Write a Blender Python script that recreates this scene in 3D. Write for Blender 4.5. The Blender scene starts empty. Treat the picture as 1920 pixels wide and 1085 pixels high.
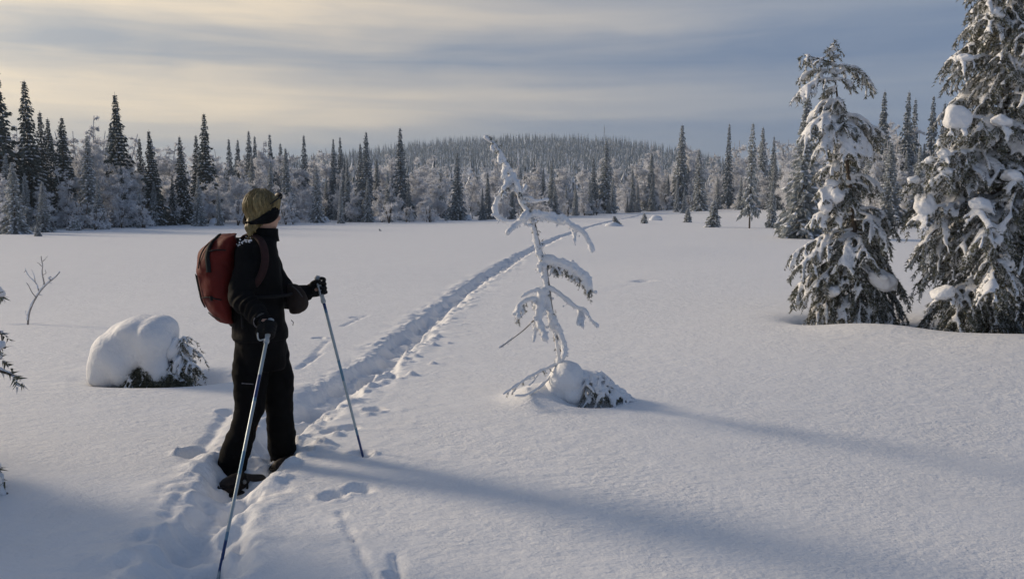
import bpy, math, random
import numpy as np
from math import radians, sin, cos, pi

S = bpy.context.scene
COL = S.collection
rng = np.random.default_rng(7)

# ------------------------------------------------------------------ camera
FPX = 1663.0                       # focal length in pixels of a 1920 px wide picture
CAM_Z = 1.38
PITCH = radians(5.75)
cam_d = bpy.data.cameras.new('camera'); cam = bpy.data.objects.new('camera', cam_d); COL.objects.link(cam)
cam_d.sensor_width = 36; cam_d.lens = 36 * FPX / 1920
cam_d.clip_start = 0.05; cam_d.clip_end = 20000
cam.location = (0, 0, CAM_Z); cam.rotation_euler = (pi / 2 - PITCH, 0, 0)
S.camera = cam

# ------------------------------------------------------------------ sun and sky
SUN_AZ_DIR = np.array([-0.895, 0.446])       # where the sun stands (left, a little ahead)
SUN_EL = radians(20.5)
sun_d = bpy.data.lights.new('sun', 'SUN'); sun = bpy.data.objects.new('sun', sun_d); COL.objects.link(sun)
sun_d.energy = 2.95; sun_d.angle = radians(11.0); sun_d.color = (1.0, 0.82, 0.61)
sv = np.array([SUN_AZ_DIR[0] * cos(SUN_EL), SUN_AZ_DIR[1] * cos(SUN_EL), sin(SUN_EL)])
from mathutils import Vector
sun.rotation_euler = Vector(sv).to_track_quat('Z', 'Y').to_euler()

W = bpy.data.worlds.new('World'); S.world = W; W.use_nodes = True
nt = W.node_tree; nt.nodes.clear()
class NB:
    """small node-building helper"""
    def __init__(s, tree): s.t = tree
    def n(s, typ, **kw):
        nd = s.t.nodes.new(typ)
        for k, v in kw.items():
            if k.startswith('i_'):
                key = k[2:]; key = int(key) if key.isdigit() else key
                s.put(nd.inputs[key], v)
            else: setattr(nd, k, v)
        return nd
    def put(s, sock, v):
        if hasattr(v, 'is_linked') or isinstance(v, bpy.types.NodeSocket): s.t.links.new(v, sock)
        else: sock.default_value = v
    def m(s, op, a, b=0.0, c=None, clamp=False):
        nd = s.t.nodes.new('ShaderNodeMath'); nd.operation = op; nd.use_clamp = clamp
        s.put(nd.inputs[0], a); s.put(nd.inputs[1], b)
        if c is not None: s.put(nd.inputs[2], c)
        return nd.outputs[0]
    def rng(s, v, a, b, c=0.0, d=1.0, smooth=False):
        nd = s.t.nodes.new('ShaderNodeMapRange')
        if smooth: nd.interpolation_type = 'SMOOTHSTEP'
        s.put(nd.inputs[0], v)
        for i, q in enumerate((a, b, c, d)): nd.inputs[i + 1].default_value = q
        return nd.outputs[0]
    def mix(s, f, a, b, blend='MIX'):
        nd = s.t.nodes.new('ShaderNodeMix'); nd.data_type = 'RGBA'; nd.blend_type = blend
        s.put(nd.inputs[0], f); s.put(nd.inputs[6], a); s.put(nd.inputs[7], b)
        return nd.outputs[2]
    def ramp(s, v, stops, interp='LINEAR'):
        nd = s.t.nodes.new('ShaderNodeValToRGB'); cr_ = nd.color_ramp; cr_.interpolation = interp
        while len(cr_.elements) < len(stops): cr_.elements.new(0.5)
        for e, (p, c) in zip(cr_.elements, stops):
            e.position = p; e.color = (c, c, c, 1) if not hasattr(c, '__len__') else (*c, 1)
        s.put(nd.inputs[0], v); return nd.outputs[0]
    def noise(s, vec, scale=1.0, detail=3.0, rough=0.5, dist=0.0):
        nd = s.t.nodes.new('ShaderNodeTexNoise'); s.put(nd.inputs['Vector'], vec)
        nd.inputs['Scale'].default_value = scale; nd.inputs['Detail'].default_value = detail
        nd.inputs['Roughness'].default_value = rough; nd.inputs['Distortion'].default_value = dist
        return nd.outputs[0]
b = NB(nt)
SKY_STRENGTH = 0.1
tc = b.n('ShaderNodeTexCoord')
sep = b.n('ShaderNodeSeparateXYZ', i_0=tc.outputs['Generated'])
dx, dy, dz = sep.outputs
el = b.m('MULTIPLY', b.m('ARCSINE', dz), 180 / pi)                 # elevation, degrees
az = b.m('ARCTAN2', dx, dy)
toward = b.m('ADD', b.m('MULTIPLY', dx, float(sv[0])), b.m('MULTIPLY', dy, float(sv[1])))
warm = b.rng(toward, 0.0, 0.88, smooth=True)
sdot = b.m('ADD', toward, b.m('MULTIPLY', dz, float(sv[2])))
veil = b.m('POWER', b.m('MAXIMUM', sdot, 0.0), 6.0)                 # light of the veiled sun spreading through thin cloud
def sky_vec(ka, ke, off=0.0):
    cx = b.n('ShaderNodeCombineXYZ', i_0=b.m('MULTIPLY', b.m('SINE', az), ka), i_1=b.m('MULTIPLY', b.m('COSINE', az), ka),
             i_2=b.m('MULTIPLY_ADD', el, ke, off))
    return cx.outputs[0]
n1 = b.noise(sky_vec(2.6, 0.16), 1.0, 4.0, 0.55, 0.3)
n2 = b.noise(sky_vec(2.8, .95, 7.0), 1.0, 4.0, 0.55, 0.5)
n3 = b.noise(sky_vec(5.5, 0.45, 17.0), 1.0, 5.0, 0.55, 0.6)
v = b.m('ADD', el, b.m('MULTIPLY', b.m('SUBTRACT', n1, 0.5), 3.6))
prof = b.ramp(b.m('DIVIDE', v, 40.0, clamp=True),
   [(0.0, .30), (.075, .20), (.105, .28), (.135, .74), (.160, .78), (.185, .46), (.215, .10), (.250, .30), (.285, .85), (.33, .70), (.42, .25), (.60, .08), (1.0, .05)], 'EASE')
bright = b.m('ADD', prof, b.m('MULTIPLY', b.m('SUBTRACT', n2, 0.5), 0.85))
bright = b.m('ADD', bright, b.m('MULTIPLY', b.m('SUBTRACT', n3, 0.5), 0.7), clamp=True)
K = 1.0 / SKY_STRENGTH
def kc(c): return tuple(q * K for q in c) + (1,)
high = b.rng(el, 14.0, 38.0, smooth=True)
dark_c = b.mix(warm, kc((.165, .232, .365)), kc((.315, .350, .405)))
dark_c = b.mix(high, dark_c, kc((.085, .132, .235)))
lite_c = b.mix(warm, kc((.295, .345, .435)), kc((1.02, .83, .58)))
cloud = b.mix(bright, dark_c, lite_c)
lowband = b.rng(el, 5.2, 1.5, smooth=True)                          # paler, bluish air just over the horizon
cloud = b.mix(b.m('MULTIPLY', lowband, 0.55), cloud, b.mix(warm, kc((.36, .40, .46)), kc((.42, .45, .49))))
sky = b.n('ShaderNodeTexSky', sky_type='NISHITA')
sky.sun_disc = False; sky.sun_elevation = SUN_EL
sky.sun_rotation = math.atan2(SUN_AZ_DIR[0], SUN_AZ_DIR[1])
sky.air_density = 1.0; sky.dust_density = 1.2; sky.ozone_density = 1.5
cover = b.ramp(b.m('DIVIDE', el, 90.0, clamp=True), [(0.0, .96), (.16, .94), (.40, .86), (1.0, .84)])
skyc = b.mix(cover, sky.outputs[0], cloud)
skyc = b.mix(veil, skyc, kc((.62, .52, .36)), 'ADD')
bg = b.n('ShaderNodeBackground', i_0=skyc, i_1=SKY_STRENGTH)
out = b.n('ShaderNodeOutputWorld', i_0=bg.outputs[0])

S.view_settings.view_transform = 'Standard'; S.view_settings.look = 'None'
S.view_settings.exposure = 0.0; S.view_settings.gamma = 1.0
S.view_settings.use_curve_mapping = False
S.render.engine = 'CYCLES'
S.cycles.use_denoising = True
S.cycles.use_adaptive_sampling = True; S.cycles.adaptive_threshold = .02; S.cycles.volume_bounces = 0
S.cycles.max_bounces = 4; S.cycles.diffuse_bounces = 2; S.cycles.glossy_bounces = 2
S.cycles.transparent_max_bounces = 4; S.cycles.caustics_reflective = False; S.cycles.caustics_refractive = False

# ------------------------------------------------------------------ numeric helpers
def _h(n):
    n = n.astype(np.uint32)
    n = (n ^ (n >> np.uint32(16))) * np.uint32(0x7feb352d)
    n = (n ^ (n >> np.uint32(15))) * np.uint32(0x846ca68b)
    return (n ^ (n >> np.uint32(16))).astype(np.float64) / 4294967295.0
def vn2(x, y, seed=0):
    x = np.asarray(x, float); y = np.asarray(y, float)
    ix = np.floor(x); iy = np.floor(y); fx = x - ix; fy = y - iy
    ux = fx ** 3 * (fx * (fx * 6 - 15) + 10); uy = fy ** 3 * (fy * (fy * 6 - 15) + 10)
    ix = ix.astype(np.int64); iy = iy.astype(np.int64)
    def g(i, j): return _h(((i * 73856093) ^ (j * 19349663) ^ (seed * 83492791 + 12345)) & 0xffffffff)
    return 2 * ((g(ix, iy) * (1 - ux) + g(ix + 1, iy) * ux) * (1 - uy) + (g(ix, iy + 1) * (1 - ux) + g(ix + 1, iy + 1) * ux) * uy) - 1
def vn3(p, scale, seed=0):
    q = np.asarray(p) * scale; i = np.floor(q); f = q - i; u = f * f * (3 - 2 * f); i = i.astype(np.int64)
    r = 0.0
    for a in (0, 1):
        for c in (0, 1):
            for d in (0, 1):
                w = (u[:, 0] if a else 1 - u[:, 0]) * (u[:, 1] if c else 1 - u[:, 1]) * (u[:, 2] if d else 1 - u[:, 2])
                r = r + w * _h((((i[:, 0] + a) * 73856093) ^ ((i[:, 1] + c) * 19349663) ^ ((i[:, 2] + d) * 83492791) ^ (seed * 2654435761)) & 0xffffffff)
    return 2 * r - 1
def fbm2(x, y, seed=0, octs=3):
    r = 0; a = 1.0; t = 0
    for o in range(octs): r = r + a * vn2(x * 2 ** o, y * 2 ** o, seed + o); t += a; a *= .5
    return r / t
def sst(a, b_, x):
    t = np.clip((x - a) / (b_ - a), 0, 1); return t * t * (3 - 2 * t)
def nrm(v): v = np.asarray(v, float); return v / (np.linalg.norm(v, axis=-1, keepdims=True) + 1e-12)
def cr(pts, n):
    """Catmull-Rom through pts, n samples"""
    p = np.asarray(pts, float); m = len(p)
    q = np.vstack([2 * p[0] - p[1], p, 2 * p[-1] - p[-2]])
    u = np.linspace(0, m - 1, n); k = np.minimum(u.astype(int), m - 2); t = (u - k)[:, None]
    a, b2, c, d = q[k], q[k + 1], q[k + 2], q[k + 3]
    return .5 * (2 * b2 + (c - a) * t + (2 * a - 5 * b2 + 4 * c - d) * t ** 2 + (3 * b2 - a - 3 * c + d) * t ** 3)
CP, SP = cos(PITCH), sin(PITCH)
def ray(px, py):
    a = (px - 960) / FPX; c = (542.5 - py) / FPX
    return np.array([a, CP + c * SP, -SP + c * CP])
def P(px, py, Y):
    d = ray(px, py); return np.array([0, 0, CAM_Z]) + d * (Y / d[1])
def PZ(px, py, z):
    d = ray(px, py); return np.array([0, 0, CAM_Z]) + d * ((z - CAM_Z) / d[2])

# ------------------------------------------------------------------ mesh helpers
class Acc:
    def __init__(s): s.v = []; s.f = []; s.mi = []; s.n = 0
    def add(s, V, F, mi=0):
        V = np.asarray(V, float); F = np.asarray(F, np.int64)
        s.v.append(V); s.f.append(F + s.n); s.mi.append(np.full(len(F), mi, np.int32)); s.n += len(V)
    def get(s): return np.vstack(s.v), s.f, np.concatenate(s.mi)
def make_mesh(name, V, Fs, smooth=True, mi=None):
    me = bpy.data.meshes.new(name)
    V = np.asarray(V, np.float32); Fs = [np.asarray(F) for F in Fs if len(F)]
    tot = np.concatenate([np.full(len(F), F.shape[1], np.int32) for F in Fs])
    loops = np.concatenate([F.ravel() for F in Fs]).astype(np.int32)
    starts = np.concatenate([[0], np.cumsum(tot)[:-1]]).astype(np.int32)
    me.vertices.add(len(V)); me.vertices.foreach_set('co', V.ravel())
    me.loops.add(len(loops)); me.loops.foreach_set('vertex_index', loops)
    me.polygons.add(len(tot)); me.polygons.foreach_set('loop_start', starts); me.polygons.foreach_set('loop_total', tot)
    if mi is not None: me.polygons.foreach_set('material_index', mi.astype(np.int32))
    me.polygons.foreach_set('use_smooth', np.full(len(tot), smooth))
    me.update(calc_edges=True); me.validate()
    return me
def acc_mesh(name, A, smooth=True):
    V, F, mi = A.get(); return make_mesh(name, V, F, smooth, mi)
def link(name, me, mats=None, parent=None):
    o = bpy.data.objects.new(name, me); COL.objects.link(o)
    if mats is not None and me is not None and len(me.materials) == 0:
        for m_ in (mats if isinstance(mats, (list, tuple)) else [mats]): me.materials.append(m_)
    if parent is not None: o.parent = parent
    return o
def tag(o, label, cat=None, group=None, kind=None):
    if label: o['label'] = label
    if cat: o['category'] = cat
    if group: o['group'] = group
    if kind: o['kind'] = kind
    return o
def thing(name, label, cat, loc=(0, 0, 0), group=None, rz=0.0):
    o = bpy.data.objects.new(name, None); COL.objects.link(o); o.location = loc; o.rotation_euler = (0, 0, rz)
    o.empty_display_size = .1
    return tag(o, label, cat, group)
def wpart(name, V, Fs, mat, parent, smooth=True, mi=None, me_name=None):
    """mesh given in world coordinates, child of an unrotated empty"""
    V = np.asarray(V, float) - np.array(parent_world(parent))
    return link(name, make_mesh(name, V, Fs, smooth, mi), mat, parent)
def parent_world(p):
    l = np.array(p.location)
    while p.parent: p = p.parent; l = l + np.array(p.location)
    return l
def tube(Pts, R, n=6, caps=True, flat=None):
    Pts = np.asarray(Pts, float); m = len(Pts); R = np.broadcast_to(np.asarray(R, float), (m,))
    T = nrm(np.gradient(Pts, axis=0)); mt = np.abs(nrm(T.mean(0)))
    ref = np.zeros(3); ref[int(np.argmin(mt))] = 1
    N = nrm(np.cross(T, ref)); B = np.cross(T, N)
    a = np.linspace(0, 2 * pi, n, endpoint=False)
    ring = (np.cos(a)[None, :, None] * N[:, None, :] + np.sin(a)[None, :, None] * B[:, None, :]) * R[:, None, None]
    V = (Pts[:, None, :] + ring).reshape(-1, 3)
    i = np.arange(m - 1)[:, None] * n; j = np.arange(n)[None, :]; k = (j + 1) % n
    Q = np.stack([i + j, i + k, i + n + k, i + n + j], -1).reshape(-1, 4)
    if not caps: return V, Q
    V = np.vstack([V, Pts[0] - T[0] * R[0] * .7, Pts[-1] + T[-1] * R[-1] * .7])
    c0 = m * n; c1 = c0 + 1; j = np.arange(n); k = (j + 1) % n; e = (m - 1) * n
    Q2 = np.vstack([np.stack([k, j, np.full(n, c0), np.full(n, c0)], -1), np.stack([e + j, e + k, np.full(n, c1), np.full(n, c1)], -1)])
    return V, Q, Q2[:, :3]
def add_tube(A, Pts, R, n=6, mi=0):
    r = tube(Pts, R, n); A.add(r[0], r[1], mi)
    A.f.append(r[2] + (A.n - len(r[0]))); A.mi.append(np.full(len(r[2]), mi, np.int32))
import bmesh
def _ico(sub):
    bm = bmesh.new(); bmesh.ops.create_icosphere(bm, subdivisions=sub, radius=1)
    V = np.array([v_.co[:] for v_ in bm.verts]); F = np.array([[v_.index for v_ in f.verts] for f in bm.faces]); bm.free()
    return V, F
ICO = {k: _ico(k) for k in (1, 2, 3, 4)}
def add_ell(A, c, r, sub=2, R=None, lump=0.0, seed=0, mi=0):
    V, F = ICO[sub]; V = V.copy()
    if lump: V = V * (1 + lump * vn3(V + seed * 3.7, 1.6, seed))[:, None]
    V = V * np.asarray(r, float)
    if R is not None: V = V @ np.asarray(R).T
    A.add(V + np.asarray(c, float), F, mi)
def basis(z, xref=(1, 0, 0)):
    z = nrm(z); x = np.asarray(xref, float); x = nrm(x - z * np.dot(x, z)); y = np.cross(z, x)
    return np.stack([x, y, z], 1)
def loft(secs, n=20):
    """secs: (center, halfvec_u, halfvec_v) -> closed tube of ellipses"""
    a = np.linspace(0, 2 * pi, n, endpoint=False); rows = []
    for c, u, w in secs: rows.append(np.asarray(c) + np.cos(a)[:, None] * np.asarray(u) + np.sin(a)[:, None] * np.asarray(w))
    m = len(rows); V = np.vstack(rows + [np.asarray(secs[0][0])[None], np.asarray(secs[-1][0])[None]])
    i = np.arange(m - 1)[:, None] * n; j = np.arange(n)[None, :]; k = (j + 1) % n
    Q = np.stack([i + j, i + k, i + n + k, i + n + j], -1).reshape(-1, 4)
    j = np.arange(n); k = (j + 1) % n; e = (m - 1) * n
    T = np.vstack([np.stack([k, j, np.full(n, m * n)], -1), np.stack([e + j, e + k, np.full(n, m * n + 1)], -1)])
    return V, Q, T
def add_loft(A, secs, n=20, steps=0, mi=0):
    if steps:
        s9 = np.array([np.concatenate([np.asarray(q, float) for q in s]) for s in secs]); s9 = cr(s9, steps)
        secs = [(q[:3], q[3:6], q[6:9]) for q in s9]
    V, Q, T = loft(secs, n); o = A.n
    A.add(V, Q, mi); A.f.append(T + o); A.mi.append(np.full(len(T), mi, np.int32))
def remesh(A, voxel, smooth=2, factor=0.5):
    """union of the closed shells in A as one continuous surface"""
    me = acc_mesh('tmp', A); o = bpy.data.objects.new('tmp', me); COL.objects.link(o)
    md = o.modifiers.new('r', 'REMESH'); md.mode = 'VOXEL'; md.voxel_size = voxel; md.adaptivity = 0
    if smooth:
        sm = o.modifiers.new('s', 'SMOOTH'); sm.iterations = smooth; sm.factor = factor
    dg = bpy.context.evaluated_depsgraph_get(); ev = o.evaluated_get(dg)
    m2 = bpy.data.meshes.new_from_object(ev)
    V = np.empty(len(m2.vertices) * 3, np.float32); m2.vertices.foreach_get('co', V); V = V.reshape(-1, 3).astype(float)
    N = np.empty(len(m2.vertices) * 3, np.float32); m2.vertices.foreach_get('normal', N); N = N.reshape(-1, 3).astype(float)
    lt = np.empty(len(m2.polygons), np.int32); m2.polygons.foreach_get('loop_total', lt)
    li = np.empty(len(m2.loops), np.int32); m2.loops.foreach_get('vertex_index', li)
    st = np.concatenate([[0], np.cumsum(lt)[:-1]])
    Fs = []
    for k in np.unique(lt):
        s_ = st[lt == k]; Fs.append(li[s_[:, None] + np.arange(k)[None, :]])
    bpy.data.objects.remove(o); bpy.data.meshes.remove(me); bpy.data.meshes.remove(m2)
    return V, Fs, N

# ------------------------------------------------------------------ materials
def new_mat(name):
    m_ = bpy.data.materials.new(name); m_.use_nodes = True; t = m_.node_tree; t.nodes.clear()
    q = NB(t); p = q.n('ShaderNodeBsdfPrincipled'); o = q.n('ShaderNodeOutputMaterial', i_0=p.outputs[0])
    return m_, q, p
def simple(name, colr, rough=.7, var=.25, scale=12.0, bump=0.0, bscale=40.0, spec=.3, coord='Object'):
    m_, q, p = new_mat(name); t = q.n('ShaderNodeTexCoord').outputs[coord]
    nz = q.noise(t, scale, 4.0, .6)
    c1 = tuple(c * (1 - var) for c in colr) + (1,); c2 = tuple(min(1, c * (1 + var)) for c in colr) + (1,)
    q.put(p.inputs['Base Color'], q.mix(q.rng(nz, .3, .7), c1, c2))
    p.inputs['Roughness'].default_value = rough; p.inputs['Specular IOR Level'].default_value = spec
    if bump:
        bn = q.n('ShaderNodeBump', i_Strength=.6, i_Distance=bump, i_Height=q.noise(t, bscale, 4.0, .6)); q.put(p.inputs['Normal'], bn.outputs[0])
    return m_
def snow_mat(name, bumps, colr=(.86, .87, .885), sss=0.0, glint=False):
    m_, q, p = new_mat(name); t = q.n('ShaderNodeTexCoord').outputs['Object']
    nz = q.noise(t, 3.0, 4.0, .6)
    q.put(p.inputs['Base Color'], q.mix(q.rng(nz, .3, .7), tuple(c * .97 for c in colr) + (1,), tuple(min(.95, c * 1.02) for c in colr) + (1,)))
    p.inputs['Roughness'].default_value = .62; p.inputs['Specular IOR Level'].default_value = .22
    if sss:
        p.inputs['Subsurface Weight'].default_value = sss; p.inputs['Subsurface Radius'].default_value = (1, .9, .8)
        p.inputs['Subsurface Scale'].default_value = .02
    prev = None
    for sc_, dist, st in bumps:
        patch = q.rng(q.noise(t, sc_ * .06, 2.0, .5), .34, .66, st * .45, st * 1.25)
        mp_ = q.n('ShaderNodeMapping', i_Vector=t); mp_.inputs['Scale'].default_value = (1.0, 1.45, 1.0); mp_.inputs['Rotation'].default_value = (0, 0, .45)
        kw = dict(i_Strength=patch, i_Distance=dist, i_Height=q.noise(mp_.outputs[0], sc_, 3.0, .6))
        if prev is not None: kw['i_Normal'] = prev
        prev = q.n('ShaderNodeBump', **kw).outputs[0]
    if prev is not None: q.put(p.inputs['Normal'], prev)
    return m_
M_GROUND = snow_mat('snow_ground', [(6.0, .022, .65), (22.0, .011, .68), (70.0, .0045, .65)])
M_SNOW = snow_mat('snow_clump', [(25.0, .012, .7), (80.0, .005, .6)])
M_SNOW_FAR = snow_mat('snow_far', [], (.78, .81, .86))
M_FROST = simple('hoar_frost_twig', (.84, .85, .88), .9, .15, 1.2, spec=.1)
def translucent(m_, amount):
    t = m_.node_tree; q = NB(t); p = [n_ for n_ in t.nodes if n_.type == 'BSDF_PRINCIPLED'][0]; o = [n_ for n_ in t.nodes if n_.type == 'OUTPUT_MATERIAL'][0]
    tr = q.n('ShaderNodeBsdfTranslucent', i_Color=p.inputs['Base Color'].links[0].from_socket)
    mx = q.n('ShaderNodeMixShader', i_0=amount); t.links.new(p.outputs[0], mx.inputs[1]); t.links.new(tr.outputs[0], mx.inputs[2]); t.links.new(mx.outputs[0], o.inputs[0])
translucent(M_FROST, .5)
M_FROST_L = simple('hoar_frost_limb', (.50, .49, .50), .9, .25, 3.0, spec=.1)
M_NEEDLE = simple('spruce_needles', (.10, .115, .105), .75, .35, 3.0, spec=.2)
M_NEEDLE_H = simple('spruce_needles_near', (.125, .128, .088), .7, .4, 6.0, spec=.25)
M_NEEDLE_F = simple('spruce_needles_frosted', (.36, .385, .39), .85, .35, 2.0, spec=.15)
M_NEEDLE_M = simple('spruce_needles_rimed', (.25, .275, .285), .8, .35, 2.5, spec=.15)
translucent(M_NEEDLE_F, .35)
M_RIME = simple('rimed_needles', (.62, .63, .64), .9, .2, 4.0, spec=.1); translucent(M_RIME, .35)
M_BARK = simple('spruce_bark', (.095, .075, .058), .9, .35, 18.0, .01, 60.0)
M_BARK_F = simple('frosty_bark', (.30, .28, .265), .9, .45, 14.0, .01, 60.0)
M_TWIG = simple('bare_twig', (.12, .085, .07), .85, .3, 30.0)

# ------------------------------------------------------------------ terrain
TRY = np.array([-12, -4, 0., 2.0, 3.45, 4.95, 7.0, 9.2, 13.5, 18.6, 27, 46, 82, 150, 400, 20000.])
TRX = np.array([1.2, .55, -.12, -.85, -1.26, -1.38, -1.24, -1.06, -.78, -.27, .80, 3.9, 11.8, 28, 90, 90])
def trail_x(y):
    y = np.asarray(y, float); d = np.gradient(TRX, TRY); d[-2:] = 0
    k = np.clip(np.searchsorted(TRY, y) - 1, 0, len(TRY) - 2); h = TRY[k + 1] - TRY[k]; t = np.clip((y - TRY[k]) / h, 0, 1)
    return (2 * t**3 - 3 * t**2 + 1) * TRX[k] + (t**3 - 2 * t**2 + t) * h * d[k] + (-2 * t**3 + 3 * t**2) * TRX[k + 1] + (t**3 - t**2) * h * d[k + 1]
PITS = []      # x, y, rx, ry, depth, lump
LINES = []     # x0,y0,x1,y1,width,depth
LUMPS = []     # x, y, r, height
def base_h(x, y):
    z = .10 * vn2(x / 13 + 3.3, y / 15 + 8.1, 3) + .035 * vn2(x / 3.7, y / 4.3, 5)
    z = z * (1 - .6 * sst(10, 40, y))
    z = z - .05
    z = z + .42 * sst(12, 26, x) * sst(40, 100, y) * (1 - sst(150, 260, y))
    z = z - .38 * sst(-.4, 6.5, x) * (1 - sst(3.6, 8.6, y))
    # ground rising behind the bog, and the wooded hill
    z = z + 3.0 * sst(120, 420, y)
    hx = (x - 30) / np.where(x < 30, 185.0, 108.0)
    z = z + 34.0 * np.exp(-np.abs(hx) ** 2.8) * np.exp(-((y - 640) / 210) ** 2)
    return z
def trail_h(x, y):
    near = 1 - sst(92, 102, y)
    d = x - trail_x(y)
    wob = .05 * vn2(y * 2.1, x * 1.3, 11) + .03 * vn2(x * 7, y * 7, 12) + .016 * vn2(x * 19, y * 19, 13)
    ad = np.abs(d + .05 * vn2(y * .9, 0 * y, 14)) + wob
    trench = -.080 * (1 - sst(.075, .175, ad))
    k = np.round(y / .40); pit = 0
    for dk in (-1, 0, 1):
        kk = k + dk; cy = kk * .40 + .06 * vn2(kk * 1.7, 0 * kk, 15); cx = np.where(kk.astype(np.int64) % 2 == 0, .07, -.07) + .04 * vn2(kk * 2.3, 0 * kk + 5, 16)
        q = ((d - cx) / .095) ** 2 + ((y - cy) / .165) ** 2
        q = q + .5 * vn2(x * 9, y * 9, 17)
        pit = np.minimum(pit, -(.085 + .035 * vn2(kk * 3.1, 0 * kk + 9, 18)) * (1 - sst(.40, 1.2, q)))
    rim = (.004 + .014 * vn2(x * 5, y * 5, 19)) * np.exp(-((ad - .28) / .08) ** 2)
    rough = (.022 * vn2(x * 11, y * 11, 20) + .016 * vn2(x * 23, y * 23, 21)) * (1 - sst(.19, .34, ad))
    deb = .009 * np.clip(vn2(x * 8 + 4, y * 8, 22) - .35, 0, 1) * np.exp(-((d - .55) / .25) ** 2)
    return (trench + pit + rim + rough + deb) * near
def H(x, y, detail=True):
    shp = np.shape(x); x = np.atleast_1d(np.asarray(x, float)).ravel(); y = np.atleast_1d(np.asarray(y, float)).ravel()
    z = base_h(x, y)
    if detail:
        k = np.nonzero((np.abs(x - trail_x(y)) < 1.5) & (y < 103))[0]
        if len(k): z[k] += trail_h(x[k], y[k])
        def near(cx, cy, r): return np.nonzero((np.abs(x - cx) < r) & (np.abs(y - cy) < r))[0]
        for (cx, cy, rx, ry, dep, lump) in PITS:
            k = near(cx, cy, 2.6 * max(rx, ry))
            if not len(k): continue
            a, c = x[k], y[k]; q = ((a - cx) / rx) ** 2 + ((c - cy) / ry) ** 2
            dz_ = -dep * np.exp(-q ** 1.5)
            if lump: dz_ = dz_ + lump * np.exp(-((np.sqrt(q) - 1.45) / .35) ** 2) * (.5 + .8 * vn2(a * 16, c * 16, 31))
            z[k] += dz_
        for (x0, y0, x1, y1, w, dep) in LINES:
            ex, ey = x1 - x0, y1 - y0; L2 = ex * ex + ey * ey
            k = near((x0 + x1) / 2, (y0 + y1) / 2, math.sqrt(L2) + 4 * w)
            if not len(k): continue
            a, c = x[k], y[k]; t = np.clip(((a - x0) * ex + (c - y0) * ey) / L2, 0, 1)
            dd = np.hypot(a - x0 - t * ex, c - y0 - t * ey) + w * .55 * vn2(a * 14, c * 14, 33)
            z[k] -= dep * np.exp(-(dd / w) ** 2)
        for (cx, cy, r, hh) in LUMPS:
            k = near(cx, cy, 2.6 * r)
            if not len(k): continue
            a, c = x[k], y[k]
            lz = hh * np.exp(-(((a - cx) ** 2 + (c - cy) ** 2) / r ** 2) ** 1.4)
            if r < .1: lz = lz * (1 + .5 * vn2(a * 18, c * 18, 34))
            z[k] += lz
    return z.reshape(shp)
def G(px, py, detail=False):
    """ground point seen at a picture position"""
    d = ray(px, py); o = np.array([0, 0, CAM_Z]); ts = .5 * 1.012 ** np.arange(720)
    for _ in range(3):
        q = o + d * ts[:, None]; k = int(np.argmax(q[:, 2] < H(q[:, 0], q[:, 1], detail))); ts = np.linspace(ts[max(0, k - 1)], ts[k], 40)
    return o + d * ts[-1]
# footprints of the place: tree wells, pole holes, drag lines, kicked-up clods
G_H1 = G(1612, 600); G_H2 = G(1852, 612); G_CEN = G(1062, 752); G_MND = G(268, 712); G_SAP = G(52, 607)
PITS += [(G_H1[0] + .02, G_H1[1] + .08, .62, .52, .30, 0), (G_H2[0], G_H2[1] + .1, .85, .60, .34, 0),
         (G_MND[0] + .02, G_MND[1] + .12, .50, .28, .13, 0), (G_MND[0] + .48, G_MND[1] + .30, .28, .2, .12, 0),
         (G_CEN[0] + .10, G_CEN[1] - .02, .24, .12, .07, 0), (G_SAP[0], G_SAP[1], .09, .06, .05, 0)]
LUMPS += [(G_CEN[0] - .14, G_CEN[1] + .10, .24, .10)]
LUMPS += [(G_H1[0] - .1, G_H1[1] - .75, .6, .07), (G_H2[0] - .1, G_H2[1] - .85, .9, .05)]
for px, py, r, dep in [(703, 768, .055, .10), (622, 806, .05, .07), (655, 801, .045, .07), (622, 928, .05, .06), (672, 917, .055, .045),
                       (752, 640, .07, .06), (775, 606, .06, .05), (838, 566, .08, .05), (846, 556, .09, .05), (880, 540, .10, .05), (790, 640, .05, .04),
                       (598, 634, .05, .05), (668, 595, .06, .05), (370, 846, .07, .10), (352, 850, .05, .06), (1207, 527, .16, .05), (678, 850, .05, .07),
                       (740, 707, .05, .08), (735, 1076, .03, .035), (425, 772, .06, .05), (906, 520, .1, .05), (935, 505, .12, .05)]:
    g = G(px, py); PITS.append((g[0], g[1], r, r * 1.1, dep, .016))
for a_, c_, w, dep in [((741, 672), (735, 704), .03, .05), ((735, 704), (690, 716), .03, .04), ((612, 640), (578, 676), .018, .016), ((690, 590), (640, 612), .02, .016),
                       ((640, 960), (662, 1010), .012, .012), ((662, 1010), (712, 1110), .012, .014), ((425, 775), (385, 835), .03, .022), ((800, 590), (796, 612), .03, .05),
                       ((560, 690), (600, 662), .02, .03), ((1207, 527), (1140, 545), .02, .012), ((742, 1040), (752, 1100), .015, .02)]:
    p0 = G(*a_); p1 = G(*c_); LINES.append((p0[0], p0[1], p1[0], p1[1], w, dep))
_fb = float(base_h(np.array([-1.4]), np.array([4.9]))[0]) - .135
FOOT_R = PZ(434, 922, _fb); FOOT_L = PZ(533, 886, _fb)
print('foot level', _fb)
_r = np.random.default_rng(5)
for k in range(14):
    LUMPS.append((FOOT_L[0] + .16 + .12 * _r.random(), FOOT_L[1] - .02 + .16 * _r.random(), .016 + .014 * _r.random(), .012 + .012 * _r.random()))
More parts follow.
